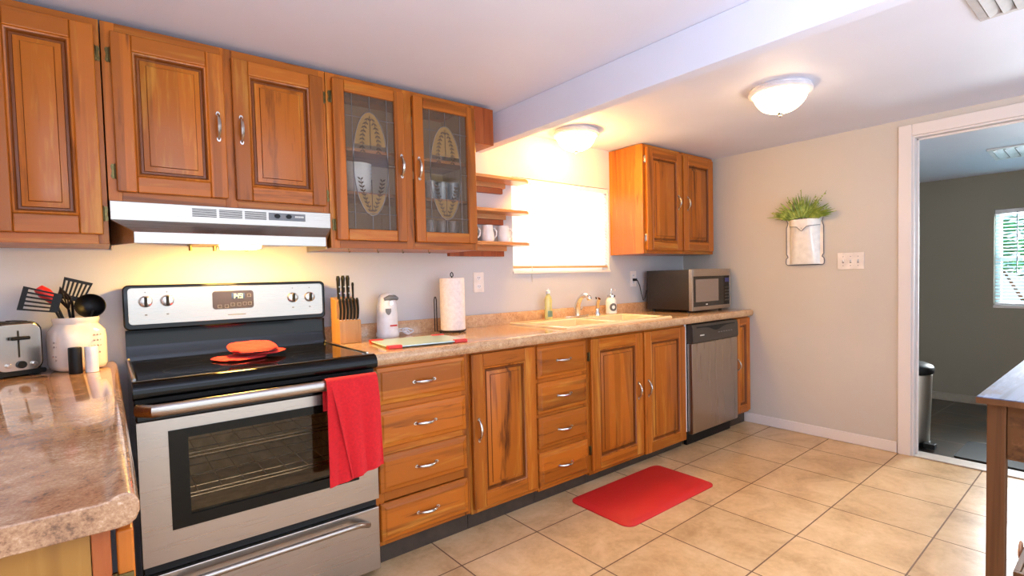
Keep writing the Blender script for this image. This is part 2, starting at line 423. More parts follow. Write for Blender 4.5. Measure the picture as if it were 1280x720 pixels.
box(bm, XR - 0.004, 4.035, DY1, DY0, DZ, DZ + 0.012)
box(bm, XR + 0.045, XR + 0.06, DY0 - 0.012, DY0, 0, DZ); box(bm, XR + 0.045, XR + 0.06, DY1, DY0, DZ - 0.012, DZ)
struct('door_1', bm, 'trimw', bevel=0.002)
struct('trim_3', bx(XR - 0.01, 4.05, DY1, DY0, 0.0, 0.008), plain('pale_threshold', (196, 186, 176), 0.4), bevel=0.003)
# adjoining room
struct('floor_adjoining', bx(4.03, 5.95, -4.3, -0.7, -0.1, 0.0), 'slate')
bm = nb()
FX = 5.82; FY0, FY1, FZ0, FZ1 = -2.72, -1.80, 0.865, 1.69
box(bm, FX, FX + 0.12, FY1, -0.7, 0, 2.3); box(bm, FX, FX + 0.12, -4.3, FY0, 0, 2.3)
box(bm, FX, FX + 0.12, FY0, FY1, 0, FZ0); box(bm, FX, FX + 0.12, FY0, FY1, FZ1, 2.3)
struct('wall_far', bm, 'wall_far', smooth=False)
struct('wall_adjoining', bx(4.03, FX, -0.8, -0.7, 0, 2.3), 'wall_far', smooth=False)
struct('wall_adjoining_right', bx(4.03, FX, -4.3, -4.2, 0, 2.3), 'wall_far', smooth=False)
bm = nb()
prism(bm, [(4.03, 2.13), (5.95, 1.985), (5.95, 2.1), (4.03, 2.25)], 'y', -4.3, -0.7)
struct('ceiling_adjoining', bm, 'ceiling', smooth=False)
struct('baseboard_far', bx(FX - 0.012, FX, -4.2, -0.8, 0, 0.07), plain('grey_baseboard', (168, 158, 142), 0.5), bevel=0.004)

# windows
def window(name, frame, glass, fm='trimw'):
    f = struct(name, frame, fm, bevel=0.003)
    obj('pane', glass, 'win_glass', f)
    return f
bm = nb()
for (a, b, c, d) in ((WX0, WX0 + 0.035, WZ0, WZ1), (WX1 - 0.035, WX1, WZ0, WZ1), (WX0 + 0.035, WX1 - 0.035, WZ0, WZ0 + 0.035), (WX0 + 0.035, WX1 - 0.035, WZ1 - 0.035, WZ1), (WX0 + 0.035, WX1 - 0.035, 1.54, 1.57)):
    box(bm, a, b, 0.07, 0.10, c, d)
box(bm, WX0 - 0.004, WX1 + 0.006, -0.012, 0.07, WZ0 - 0.012, WZ0 + 0.004)
window('window_1', bm, bx(WX0 + 0.03, WX1 - 0.03, 0.083, 0.087, WZ0 + 0.03, WZ1 - 0.03))
bm = nb()
for (a, b, c, d) in ((FY0, FY0 + 0.04, FZ0, FZ1), (FY1 - 0.04, FY1, FZ0, FZ1), (FY0 + 0.04, FY1 - 0.04, FZ0, FZ0 + 0.04), (FY0 + 0.04, FY1 - 0.04, FZ1 - 0.04, FZ1), (FY0 + 0.04, FY1 - 0.04, 1.25, 1.29)):
    box(bm, FX + 0.06, FX + 0.1, a, b, c, d)
box(bm, FX - 0.015, FX + 0.06, FY0, FY1, FZ0 - 0.012, FZ0 + 0.01)
window('window_2', bm, bx(FX + 0.078, FX + 0.082, FY0 + 0.03, FY1 - 0.03, FZ0 + 0.03, FZ1 - 0.03))

# ------------------------------------------------------------------ CABINET BUILDERS
def front(name, x0, x1, z0, z1, y, par, fw=0.052, th=0.022, panel=True):
    """A frame-and-raised-panel door facing -Y; y is its back. Returns the frame object."""
    bm = nb(); yb, yf = y, y - th
    box(bm, x0, x0 + fw, yf, yb, z0, z1, 0); box(bm, x1 - fw, x1, yf, yb, z0, z1, 0)
    box(bm, x0 + fw, x1 - fw, yf, yb, z0, z0 + fw, 1); box(bm, x0 + fw, x1 - fw, yf, yb, z1 - fw, z1, 1)
    d = obj(name, bm, ['wood_v', 'wood_h'], par, bevel=0.005, seg=3)
    if panel:
        bm = nb()
        X0, X1, Z0, Z1 = x0 + fw, x1 - fw, z0 + fw, z1 - fw
        rings = [(-0.001, yf + 0.004), (0.003, yf + 0.0005), (0.007, yf + 0.002), (0.012, yf + 0.009), (0.014, yf + 0.016), (0.021, yf + 0.016), (0.023, yf + 0.012), (0.039, yf + 0.0055), (0.0412, yf + 0.0015), (0.046, yf - 0.0005)]
        prev = None
        for ins, yy in rings:
            cur = [bm.verts.new(p) for p in ((X0 + ins, yy, Z0 + ins), (X1 - ins, yy, Z0 + ins), (X1 - ins, yy, Z1 - ins), (X0 + ins, yy, Z1 - ins))]
            if prev:
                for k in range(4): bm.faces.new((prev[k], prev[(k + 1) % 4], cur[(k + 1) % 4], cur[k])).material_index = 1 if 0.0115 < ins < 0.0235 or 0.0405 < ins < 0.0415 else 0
            prev = cur
        bm.faces.new(prev)
        back = [bm.verts.new(p) for p in ((X0, yb - 0.001, Z0), (X1, yb - 0.001, Z0), (X1, yb - 0.001, Z1), (X0, yb - 0.001, Z1))]
        bm.faces.new(back)
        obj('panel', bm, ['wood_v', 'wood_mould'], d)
    return d
def drawer(x0, x1, z0, z1, y, par, hz=None):
    bm = nb(); yf = y - 0.02
    rings = [(0, y), (0, yf + 0.010), (0.004, yf + 0.006), (0.018, yf + 0.004), (0.024, yf + 0.0005), (0.027, yf)]
    prev = None; first = None
    for ins, yy in rings:
        cur = [bm.verts.new(p) for p in ((x0 + ins, yy, z0 + ins), (x1 - ins, yy, z0 + ins), (x1 - ins, yy, z1 - ins), (x0 + ins, yy, z1 - ins))]
        if prev:
            for k in range(4): bm.faces.new((prev[k], prev[(k + 1) % 4], cur[(k + 1) % 4], cur[k]))
        else: first = cur
        prev = cur
    bm.faces.new(prev); bm.faces.new(list(reversed(first)))
    d = obj('drawer', bm, 'wood_h', par, smooth=False)
    pull((x0 + x1) / 2, yf, hz if hz else (z0 + z1) / 2, d, horizontal=True)
    return d
def pull(x, y, z, par, horizontal=False, L=0.096):
    bm = nb(); n = 14; pts = []; rs = []
    for i in range(n + 1):
        t = i / n; s = (t - 0.5) * L
        h = 0.003 + 0.024 * math.sin(PI * t) ** 0.75
        pts.append((x + s, y - h, z) if horizontal else (x, y - h, z + s))
        rs.append(0.0042 + 0.0035 * math.sin(PI * t))
    tube(bm, pts, rs, 8)
    for s in (-L / 2, L / 2):
        c = (x + s, y, z) if horizontal else (x, y, z + s)
        e = (0.010, 0.007) if horizontal else (0.007, 0.010)
        prism(bm, [(c[0] + e[0] * math.cos(2 * PI * k / 12), c[2] + e[1] * math.sin(2 * PI * k / 12)) for k in range(12)], 'y', y - 0.004, y + 0.001)
    return obj('handle', bm, 'nickel', par)
def hinge(x, y, z, par, side, mat='brass', both=False):
    """Small butterfly hinge: barrel plus leaf on the face frame (side -1: leaf to the left)."""
    bm = nb()
    tube(bm, [(x, y - 0.006, z - 0.027), (x, y - 0.006, z - 0.022), (x, y - 0.006, z + 0.022), (x, y - 0.006, z + 0.027)], [0.002, 0.0042, 0.0042, 0.002], 8)
    w = 0.014
    out = [(x, z - 0.024), (x + side * w * 0.7, z - 0.026), (x + side * w, z - 0.018), (x + side * w * 0.75, z), (x + side * w, z + 0.018), (x + side * w * 0.7, z + 0.026), (x, z + 0.024)]
    prism(bm, out, 'y', y - 0.004, y)
    for k in (-0.014, 0.014):
        prism(bm, [(x + side * 0.008 + 0.003 * math.cos(a * PI / 4), z + k + 0.003 * math.sin(a * PI / 4)) for a in range(8)], 'y', y - 0.006, y - 0.003)
    return obj('hinge', bm, mat, par)
def carcass(x0, x1, z0, z1, y, par, stiles, rails, depth_y=0.0, side_mat='wood_v', top=True):
    """Box behind a face frame. stiles: list of (x0,x1); rails: list of (x0,x1,z0,z1); y = frame front."""
    bm = nb()
    for a, b in stiles: box(bm, a, b, y, y + 0.019, z0, z1, 0)
    for a, b, c, d in rails: box(bm, a, b, y, y + 0.019, c, d, 1)
    fr = obj('face_frame', bm, ['wood_v', 'wood_h'], par, bevel=0.0012)
    bm = nb(); t = 0.015
    box(bm, x0, x0 + t, y + 0.019, depth_y - 0.001, z0, z1); box(bm, x1 - t, x1, y + 0.019, depth_y - 0.001, z0, z1)
    box(bm, x0 + t, x1 - t, y + 0.019, depth_y - 0.001, z0, z0 + t)
    if top: box(bm, x0 + t, x1 - t, y + 0.019, depth_y - 0.001, z1 - t, z1)
    box(bm, x0 + t, x1 - t, depth_y - 0.008, depth_y - 0.001, z0 + t, z1 - t)
    c = obj('carcass', bm, side_mat, par)
    return fr, c

YU = -0.33
ZT, ZB = 2.134, 1.362
# left tall wall cabinet
t = thing('wall_cabinet', (-0.155, -0.16, ZB), 'tall single-door honey oak wall cabinet left of the range hood, cut by the photo edge', 'cabinet')
carcass(-0.315, -0.002, ZB, ZT, YU, t, [(-0.315, -0.285), (-0.03, -0.002)], [(-0.285, -0.03, ZB, ZB + 0.035), (-0.285, -0.03, ZT - 0.03, ZT)])
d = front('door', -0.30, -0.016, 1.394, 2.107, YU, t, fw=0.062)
for z in (2.017, 1.467): hinge(-0.015, YU, z, t, 1)
# cabinet above the hood
t = thing('wall_cabinet', (0.378, -0.16, 1.513), 'short two-door honey oak wall cabinet directly above the range hood', 'cabinet')
carcass(0.002, 0.757, 1.513, ZT, YU, t, [(0.002, 0.04), (0.36, 0.40), (0.732, 0.757)], [(0.04, 0.36, 1.513, 1.555), (0.04, 0.36, ZT - 0.04, ZT), (0.40, 0.732, 1.513, 1.555), (0.40, 0.732, ZT - 0.04, ZT)])
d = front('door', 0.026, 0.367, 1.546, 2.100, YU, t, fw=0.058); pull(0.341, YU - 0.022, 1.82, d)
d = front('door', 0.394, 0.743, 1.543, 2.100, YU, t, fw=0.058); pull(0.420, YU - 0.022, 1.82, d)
for z in (2.02, 1.617): hinge(0.025, YU, z, t, -1)
for z in (2.02, 1.59): hinge(0.744, YU, z, t, 1)
# glass fronted cabinet
GX0, GX1 = 0.760, 1.537
t = thing('glass_cabinet', (1.148, -0.16, ZB), 'honey oak wall cabinet with two leaded glass doors showing dishes inside', 'cabinet')
carcass(GX0, GX1, ZB, ZT, YU, t, [(GX0, 0.80), (1.125, 1.168), (1.505, GX1)], [(0.80, 1.125, ZB, ZB + 0.035), (0.80, 1.125, ZT - 0.03, ZT), (1.168, 1.505, ZB, ZB + 0.035), (1.168, 1.505, ZT - 0.03, ZT)], side_mat='wood_v')
bm = nb(); box(bm, GX0 + 0.016, GX1 - 0.016, -0.0145, -0.0085, ZB + 0.016, ZT - 0.016); box(bm, GX0 + 0.016, GX0 + 0.02, -0.30, -0.0145, ZB + 0.016, ZT - 0.016); box(bm, GX1 - 0.02, GX1 - 0.016, -0.30, -0.0145, ZB + 0.016, ZT - 0.016)
obj('lining', bm, 'wood_in', t)
for z in (1.63, 1.832):
    obj('shelf', bx(GX0 + 0.021, GX1 - 0.021, -0.285, -0.0155, z - 0.016, z), 'wood_shelf', t, bevel=0.002)
for (a, b, hx) in ((0.782, 1.122, 1.099), (1.170, 1.527, 1.191)):
    d = front('door', a, b, 1.397, 2.112, YU, t, fw=0.052, panel=False)
    pull(hx, YU - 0.022, 1.757, d)
    gx0, gx1, gz0, gz1 = a + 0.050, b - 0.050, 1.447, 2.062
    cx, cz, ax, az = (gx0 + gx1) / 2, 1.752, (gx1 - gx0) * 0.345, 0.238
    N = 48
    oval = [(cx + ax * math.cos(2 * PI * k / N), cz + az * math.sin(2 * PI * k / N)) for k in range(N)]
    yp = YU - 0.011
    # textured surround: ring between rectangle and oval
    bm = nb()
    def rectpt(a_):
        c, s = math.cos(a_), math.sin(a_); hx_, hz_ = (gx1 - gx0) / 2, (gz1 - gz0) / 2
        k = min(hx_ / abs(c) if abs(c) > 1e-6 else 9, hz_ / abs(s) if abs(s) > 1e-6 else 9)
        return (cx + k * c, (gz0 + gz1) / 2 + k * s)
    angs = sorted(set([2 * PI * k / N for k in range(N)] + [math.atan2(s2 * (gz1 - gz0), s1 * (gx1 - gx0)) % (2 * PI) for s1 in (1, -1) for s2 in (1, -1)]))
    O = []; I = []
    for a_ in angs:
        p = rectpt(a_); O.append((bm.verts.new((p[0], yp, p[1])), bm.verts.new((p[0], yp + 0.003, p[1]))))
        q = (cx + ax * math.cos(a_), cz + az * math.sin(a_)); I.append((bm.verts.new((q[0], yp, q[1])), bm.verts.new((q[0], yp + 0.003, q[1]))))
    n = len(angs)
    for i in range(n):
        j = (i + 1) % n
        bm.faces.new((O[i][0], O[j][0], I[j][0], I[i][0])); bm.faces.new((O[i][1], I[i][1], I[j][1], O[j][1]))
        bm.faces.new((O[i][0], O[i][1], O[j][1], O[j][0])); bm.faces.new((I[i][0], I[j][0], I[j][1], I[i][1]))
    o = obj('textured_glass', bm, 'pane_grey', d); o['label'] = 'grey pebbled glass around the clear oval'
    zc1, zc0 = 1.838, 1.612
    def cap(lo_, hi_):
        out = [p for p in oval if lo_ <= p[1] <= hi_]
        for zz in (lo_, hi_):
            if abs(zz - cz) < az:
                hw = ax * math.sqrt(1 - ((zz - cz) / az) ** 2); out += [(cx - hw, zz), (cx + hw, zz)]
        mz = (max(p[1] for p in out) + min(p[1] for p in out)) / 2
        out.sort(key=lambda p: math.atan2(p[1] - mz, p[0] - cx)); b_ = nb(); prism(b_, out, 'y', yp, yp + 0.003); return b_
    o = obj('oval_glass', cap(zc0, zc1), 'pane_clear', d); o['label'] = 'clear middle of the oval pane'
    o = obj('frosted_glass', cap(zc1 + 0.0002, 9), 'frost', d); o['label'] = 'tan frosted arch at the top of the oval'
    o = obj('frosted_glass', cap(-9, zc0 - 0.0002), 'frost', d); o['label'] = 'tan frosted arch at the bottom of the oval'
    bm = nb(); rr = 0.0022
    tube(bm, [(p[0], yp, p[1]) for p in oval], rr, 6, closed=True)
    for xx in (cx - ax, cx + ax): tube(bm, [(xx, yp, gz0), (xx, yp, gz1)], rr, 6)
    tube(bm, [(cx, yp, cz + az), (cx, yp, gz1)], rr, 6); tube(bm, [(cx, yp, gz0), (cx, yp, cz - az)], rr, 6)
    tube(bm, [(gx0, yp, 1.526), (gx1, yp, 1.522)], rr, 6); tube(bm, [(gx0, yp, 1.96), (cx - ax * 0.5, yp, 1.96)], rr, 6); tube(bm, [(cx + ax * 0.5, yp, 1.96), (gx1, yp, 1.96)], rr, 6)
    tube(bm, [(gx0, yp, 1.753), (cx - ax, yp, 1.753)], rr, 6); tube(bm, [(cx + ax, yp, 1.753), (gx1, yp, 1.753)], rr, 6)
    obj('lead_lines', bm, 'tan_lead', d)
    # etched sprigs at the top and bottom of the oval
    bm = nb()
    for sgn in (1, -1):
        z_in = cz + sgn * az * 0.30; z_out = cz + sgn * az * 0.93
        tube(bm, [(cx, yp - 0.001, z_in), (cx, yp - 0.001, z_out)], 0.0018, 6)
        for side in (-1, 1):
            stem = []
            for k in range(9):
                u = k / 8; ang = u * 1.15
                px_ = cx + side * ax * 0.62 * (math.sin(0.15 + ang) / math.sin(1.3)) * (1 if sgn < 0 else (1 - 0.55 * u) + 0.25)
                pz_ = cz + sgn * az * (0.88 - 0.62 * u) if sgn > 0 else cz + sgn * az * (0.92 - 0.60 * u)
                stem.append((px_, yp - 0.001, pz_))
            tube(bm, stem, 0.0012, 5)
            for k, (qx, qy, qz) in enumerate(stem):
                for s2 in (-1, 1):
                    dx, dz = s2 * 0.016 * (0.6 if s2 * side < 0 else 1), sgn * -0.012
                    tube(bm, [(qx, qy, qz), (qx + dx * 0.5, qy, qz + dz * 0.5), (qx + dx, qy, qz + dz)], [0.001, 0.0042, 0.0008], 6, flat=(0.3, 1) if False else (1, 1))
    xform(bm, Matrix.Translation((0, yp, 0)) @ Matrix.Scale(0.4, 4, (0, 1, 0)) @ Matrix.Translation((0, -yp, 0)))
    obj('etched_leaves', bm, 'etch', d)
for z in (2.03, 1.465): hinge(0.781, YU, z, t, -1)
for z in (2.03, 1.465): hinge(1.528, YU, z, t, 1)
for x in (0.852, 0.99, 1.118, 1.263):
    bm = nb(); tube(bm, [(x, -0.29, ZB + 0.002), (x, -0.29, ZB - 0.008)] + [(x, -0.29 - 0.008 + 0.008 * math.cos(a), ZB - 0.010 - 0.008 * math.sin(a)) for a in [0.3, 0.9, 1.6, 2.3, 3.0]], 0.0016, 6)
    obj('cup_hook', bm, 'brass', t)
# wooden filler block beside the glass cabinet
bm = nb(); box(bm, 1.540, 1.664, -0.328, -0.002, 1.940, 2.137)
tag(obj('filler_box', bm, 'wood_red', at=(1.60, -0.16, 1.94), bevel=0.003), 'reddish wooden box filling the gap between glass cabinet and ceiling beam', 'wood box')

# right wall cabinet
RX0, RX1, RZ0, RZ1 = 2.975, 3.888, 1.361, 2.147
t = thing('wall_cabinet', (3.43, -0.16, RZ0), 'two-door honey oak wall cabinet above the microwave, right of the window', 'cabinet')
carcass(RX0, RX1, RZ0, RZ1, -0.318, t, [(RX0, RX0 + 0.035), (3.42, 3.46), (RX1 - 0.035, RX1)], [(RX0 + 0.035, 3.42, RZ0, RZ0 + 0.03), (RX0 + 0.035, 3.42, RZ1 - 0.03, RZ1), (3.46, RX1 - 0.035, RZ0, RZ0 + 0.03), (3.46, RX1 - 0.035, RZ1 - 0.03, RZ1)])
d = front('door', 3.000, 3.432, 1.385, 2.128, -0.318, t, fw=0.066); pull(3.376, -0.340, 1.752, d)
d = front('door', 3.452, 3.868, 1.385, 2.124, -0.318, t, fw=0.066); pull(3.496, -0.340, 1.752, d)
for z in (2.04, 1.475): hinge(2.998, -0.318, z, t, -1, 'nickel')
for z in (2.04, 1.475): hinge(3.869, -0.318, z, t, 1, 'nickel')

# display shelves beside the window: three boards, each on its cleat
for z, w in ((1.822, 'topmost'), (1.626, 'middle'), (1.428, 'lowest')):
    lab = {'topmost': 'topmost of the three small oak wall shelves beside the window, empty', 'middle': 'middle of the three small oak wall shelves beside the window, empty', 'lowest': 'lowest of the three small oak wall shelves, holding mugs'}[w]
    t = thing('wall_shelf', (1.8, -0.07, z - 0.02), lab, 'shelf', 'small oak shelves beside the window')
    bm = nb(); prism(bm, [(1.539, -0.005), (1.539, -0.155), (2.03, -0.155), (2.075, -0.12), (2.075, -0.005)], 'z', z - 0.019, z)
    obj('board', bm, 'wood_shelf', t, bevel=0.003)
    obj('cleat', bx(1.539, 1.938, -0.03, -0.002, z - 0.085 + 0.001, z - 0.050), 'wood_red', t, bevel=0.002)
    bm = nb(); box(bm, 1.541, 1.955, -0.036, -0.002, z - 0.0498, z - 0.0193)
    obj('support_strip', bm, 'wood_shelf', t)

# base cabinets ------------------------------------------------------
YF = -0.60                                                # face frame front
def base_cabinet(label, x0, x1, z0, kick=True):
    t = thing('base_cabinet', ((x0 + x1) / 2, -0.3, 0.0), label, 'cabinet')
    return t
def base_body(t, x0, x1, z0, stiles, rails):
    carcass(x0, x1, z0, 0.864, YF, t, stiles, rails, depth_y=-0.005, top=False)
    obj('toe_kick', bx(x0 + 0.001, x1 - 0.001, -0.565, -0.535, 0.0, z0), 'kick', t)
def rails(a, b, zs): return [(a, b, p, q) for p, q in zs]
x0, x1 = 0.802, 1.280
t = base_cabinet('wide four-drawer honey oak base cabinet right beside the stove', x0, x1, 0.09)
base_body(t, x0, x1, 0.09, [(x0, 0.85), (1.245, x1)], rails(0.85, 1.245, [(0.09, 0.13), (0.275, 0.315), (0.465, 0.505), (0.655, 0.695), (0.845, 0.864)]))
for a, b in ((0.688, 0.848), (0.505, 0.665), (0.316, 0.475), (0.110, 0.272)): drawer(0.828, 1.259, a, b, YF, t)
x0, x1 = 1.281, 1.699
t = base_cabinet('single-door honey oak base cabinet between the wide and narrow drawer stacks', x0, x1, 0.08)
base_body(t, x0, x1, 0.08, [(x0, 1.315), (1.66, x1)], rails(1.315, 1.66, [(0.08, 0.13), (0.82, 0.864)]))
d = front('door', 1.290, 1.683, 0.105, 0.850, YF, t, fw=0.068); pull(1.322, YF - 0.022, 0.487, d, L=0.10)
for z in (0.72, 0.2): hinge(1.684, YF, z, t, 1)
x0, x1 = 1.700, 2.085
t = base_cabinet('narrow four-drawer honey oak base cabinet left of the sink doors', x0, x1, 0.07)
base_body(t, x0, x1, 0.07, [(x0, 1.72), (2.04, x1)], rails(1.72, 2.04, [(0.07, 0.11), (0.275, 0.30), (0.465, 0.495), (0.65, 0.67), (0.845, 0.864)]))
for a, b in ((0.672, 0.846), (0.484, 0.650), (0.298, 0.466), (0.090, 0.277)): drawer(1.703, 2.066, a, b, YF, t)
x0, x1 = 2.086, 3.045
t = base_cabinet('two-door honey oak sink base cabinet left of the dishwasher', x0, x1, 0.055)
base_body(t, x0, x1, 0.055, [(x0, 2.125), (2.55, 2.60), (3.005, x1)], rails(2.125, 2.55, [(0.055, 0.11), (0.82, 0.864)]) + rails(2.60, 3.005, [(0.055, 0.11), (0.82, 0.864)]))
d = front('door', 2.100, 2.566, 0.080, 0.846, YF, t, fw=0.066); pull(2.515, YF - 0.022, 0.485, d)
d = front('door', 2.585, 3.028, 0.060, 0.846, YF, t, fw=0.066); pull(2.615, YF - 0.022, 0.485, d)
for z in (0.745, 0.2): hinge(2.099, YF, z, t, -1)
x0, x1 = 3.700, 3.925
t = base_cabinet('slim single-door honey oak base cabinet between dishwasher and right wall', x0, x1, 0.09)
base_body(t, x0, x1, 0.09, [(x0, 3.73), (3.895, x1)], rails(3.73, 3.895, [(0.09, 0.14), (0.82, 0.864)]))
d = front('door', 3.704, 3.915, 0.108, 0.850, YF, t, fw=0.05); pull(3.722, YF - 0.022, 0.49, d, L=0.08)

# right worktop with sink cut-out
bm = nb(); CT, CB = 0.912, 0.866
SX0, SX1, SY0, SY1 = 1.985, 2.905, -0.548, -0.075          # hole for the sink
box(bm, 0.800, SX0, -0.62, -0.004, CB, CT); box(bm, SX1, 3.929, -0.62, -0.004, CB, CT)
box(bm, SX0, SX1, -0.62, SY0, CB, CT); box(bm, SX0, SX1, SY1, -0.004, CB, CT)
nose = [(-0.62, CB - 0.004), (-0.634, CB - 0.004), (-0.641, CB + 0.004), (-0.645, CB + 0.018), (-0.643, CB + 0.032), (-0.636, CB + 0.043), (-0.62, CT)]
prism(bm, nose, 'x', 0.800, 3.929)
wt = obj('worktop', bm, 'counter', at=(2.36, -0.3, CB))
tag(wt, 'long speckled beige laminate worktop running from stove to right wall', 'worktop')
bm = nb(); prism(bm, [(-0.003, CT), (-0.026, CT), (-0.024, 0.975), (-0.018, 0.985), (-0.003, 0.985)], 'x', 0.800, 3.929)
obj('backsplash', bm, 'counter', wt)

# dishwasher
t = thing('dishwasher', (3.37, -0.3, 0), 'stainless steel dishwasher with dark control panel under the microwave', 'dishwasher')
DX0, DX1 = 3.078, 3.684
obj('tub', bx(DX0 + 0.004, DX1 - 0.01, -0.598, -0.03, 0.10, 0.856), 'blackm', t)
bm = nb(); prism(bm, [(-0.600, 0.085), (-0.632, 0.085), (-0.640, 0.095), (-0.640, 0.720), (-0.600, 0.720)], 'x', DX0, DX1)
obj('door', bm, 'steel_v', t, bevel=0.004)
bm = nb()
prism(bm, [(-0.600, 0.722), (-0.645, 0.722), (-0.650, 0.735), (-0.646, 0.830), (-0.638, 0.850), (-0.600, 0.854)], 'x', DX0, DX1)
cp = obj('control_panel', bm, 'charcoal', t, bevel=0.003)
bm = nb()
n = 16; up = [(DX0 + 0.05 + (DX1 - DX0 - 0.1) * k / n, 0.834) for k in range(n + 1)]
lo = [(x, 0.826 - 0.030 * math.exp(-((k - n / 2) / 2.6) ** 2)) for k, (x, z) in enumerate(up)]
prism(bm, up + lo[::-1], 'y', -0.6485, -0.644)
obj('grip_recess', bm, 'rubber', cp)
bm = nb()
for k in range(5): box(bm, 3.165 + k * 0.011, 3.173 + k * 0.011, -0.6500, -0.6475, 0.769, 0.777)
obj('badge', bm, 'label', cp)
bm = nb()
for k in range(6): box(bm, 3.40 + k * 0.035, 3.42 + k * 0.035, -0.6500, -0.6475, 0.775, 0.781)
obj('button', bm, 'grey', cp)
obj('toe_panel', bx(DX0 + 0.006, DX1 - 0.02, -0.585, -0.56, 0.0, 0.098), 'blackm', t)
obj('side_trim', bx(DX0 - 0.026, DX0 - 0.004, -0.596, -0.57, 0.10, 0.856), 'white', t)

# ------------------------------------------------------------------ LEFT COUNTER
bm = nb()
prof = [(-0.655, 0.866), (-0.022, 0.866), (-0.008, 0.868), (0.000, 0.874), (0.005, 0.886), (0.005, 0.899), (0.000, 0.911), (-0.008, 0.916), (-0.018, 0.916), (-0.030, 0.910), (-0.042, 0.908), (-0.655, 0.908)]
prism(bm, prof, 'y', -1.725, -0.004)
tag(obj('worktop', bm, 'counter_l', at=(-0.32, -0.86, 0.866), bevel=0.003), 'brown marbled laminate worktop with rolled edge left of the stove', 'worktop')
t = thing('base_cabinet', (-0.34, -0.85, 0), 'oak base cabinet under the left worktop, pale end panel facing the camera', 'cabinet')
bm = nb()
box(bm, -0.65, -0.053, -1.690, -1.682, 0.09, 0.865); obj('end_panel', bm, 'wood_pale', t)
bm = nb(); box(bm, -0.65, -0.053, -1.681, -0.01, 0.09, 0.865); obj('carcass', bm, 'wood_v', t)
bm = nb(); box(bm, -0.052, -0.030, -1.694, -1.64, 0.09, 0.865); box(bm, -0.049, -0.030, -1.639, -0.01, 0.82, 0.865); obj('face_frame', bm, 'wood_red', t, bevel=0.002)
bm = nb(); box(bm, -0.024, -0.003, -1.690, -1.25, 0.10, 0.850); d = obj('door', bm, 'wood_v', t, bevel=0.004)
bm = nb(); box(bm, -0.029, -0.005, -1.6935, -1.6905, 0.735, 0.785); tube(bm, [(-0.027, -1.694, 0.73), (-0.027, -1.694, 0.79)], 0.0035, 8); obj('hinge', bm, 'brass', t)
obj('toe_kick', bx(-0.64, -0.10, -1.66, -0.02, 0, 0.09), 'kick', t)

# ------------------------------------------------------------------ STOVE
S0, S1 = 0.033, 0.796
t = thing('stove', (0.414, -0.36, 0), 'stainless steel electric range with black glass cooktop and window oven', 'stove')
bm = nb(); box(bm, S0, S0 + 0.02, -0.640, -0.03, 0.03, 0.895); box(bm, S1 - 0.02, S1, -0.640, -0.03, 0.03, 0.895); box(bm, S0 + 0.02, S1 - 0.02, -0.05, -0.03, 0.03, 0.895); box(bm, S0 + 0.02, S1 - 0.02, -0.64, -0.05, 0.03, 0.06)
box(bm, S0 + 0.02, S1 - 0.02, -0.640, -0.05, 0.845, 0.895)
for x in (S0 + 0.03, S1 - 0.07):
    for y in (-0.60, -0.10): box(bm, x, x + 0.04, y, y + 0.04, 0, 0.03)
obj('body', bm, 'black', t)
# cooktop: glass slab in a rounded black rim
bm = nb()
prism(bm, [(-0.045, 0.896), (-0.655, 0.896), (-0.655, 0.872), (-0.685, 0.862), (-0.700, 0.870), (-0.704, 0.885), (-0.700, 0.902), (-0.690, 0.914), (-0.672, 0.920), (-0.655, 0.917), (-0.645, 0.9135), (-0.045, 0.9135)], 'x', S0 - 0.004, S1 + 0.004)
ck = obj('cooktop_rim', bm, 'black', t, bevel=0.002)
bm = nb(); prism(bm, rrect(S0 + 0.015, S1 - 0.015, -0.640, -0.098, 0.01), 'z', 0.9137, 0.9165); obj('glass_top', bm, 'blackg', ck)
bm = nb()
for (x, y, r) in ((0.22, -0.25, 0.075), (0.22, -0.50, 0.10), (0.61, -0.25, 0.10), (0.61, -0.50, 0.075)):
    lathe(bm, [(r, 0.9166), (r, 0.9169), (r - 0.003, 0.9169), (r - 0.003, 0.9166)], x, y, 40)
obj('burner_ring', bm, plain('dim_burner_print', (38, 38, 40), 0.2), ck)
for x in (S0 + 0.001, S1 - 0.009):
    bm = nb(); tube(bm, [(x + 0.004, -0.62, 0.917), (x + 0.004, -0.11, 0.917), (x + 0.004, -0.10, 0.925)], 0.005, 8); obj('edge_strip', bm, 'nickel', ck)
# vent strip under the cooktop
bm = nb(); box(bm, S0 + 0.002, S1 - 0.002, -0.672, -0.641, 0.845, 0.870)
for k in range(6): box(bm, S0 + 0.10 + k * 0.095, S0 + 0.175 + k * 0.095, -0.676, -0.672, 0.853, 0.858); box(bm, S0 + 0.10 + k * 0.095, S0 + 0.175 + k * 0.095, -0.676, -0.672, 0.862, 0.866)
obj('vent_strip', bm, 'blackm', t)
# backguard
bm = nb()
prism(bm, [(-0.022, 0.9138), (-0.096, 0.9138), (-0.092, 0.935), (-0.082, 0.96), (-0.077, 1.00), (-0.080, 1.035), (-0.022, 1.035)], 'x', S0, S1)
obj('back_riser', bm, 'black', t)
bm = nb()
lean = lambda z: -0.096 + (z - 1.045) * 0.10
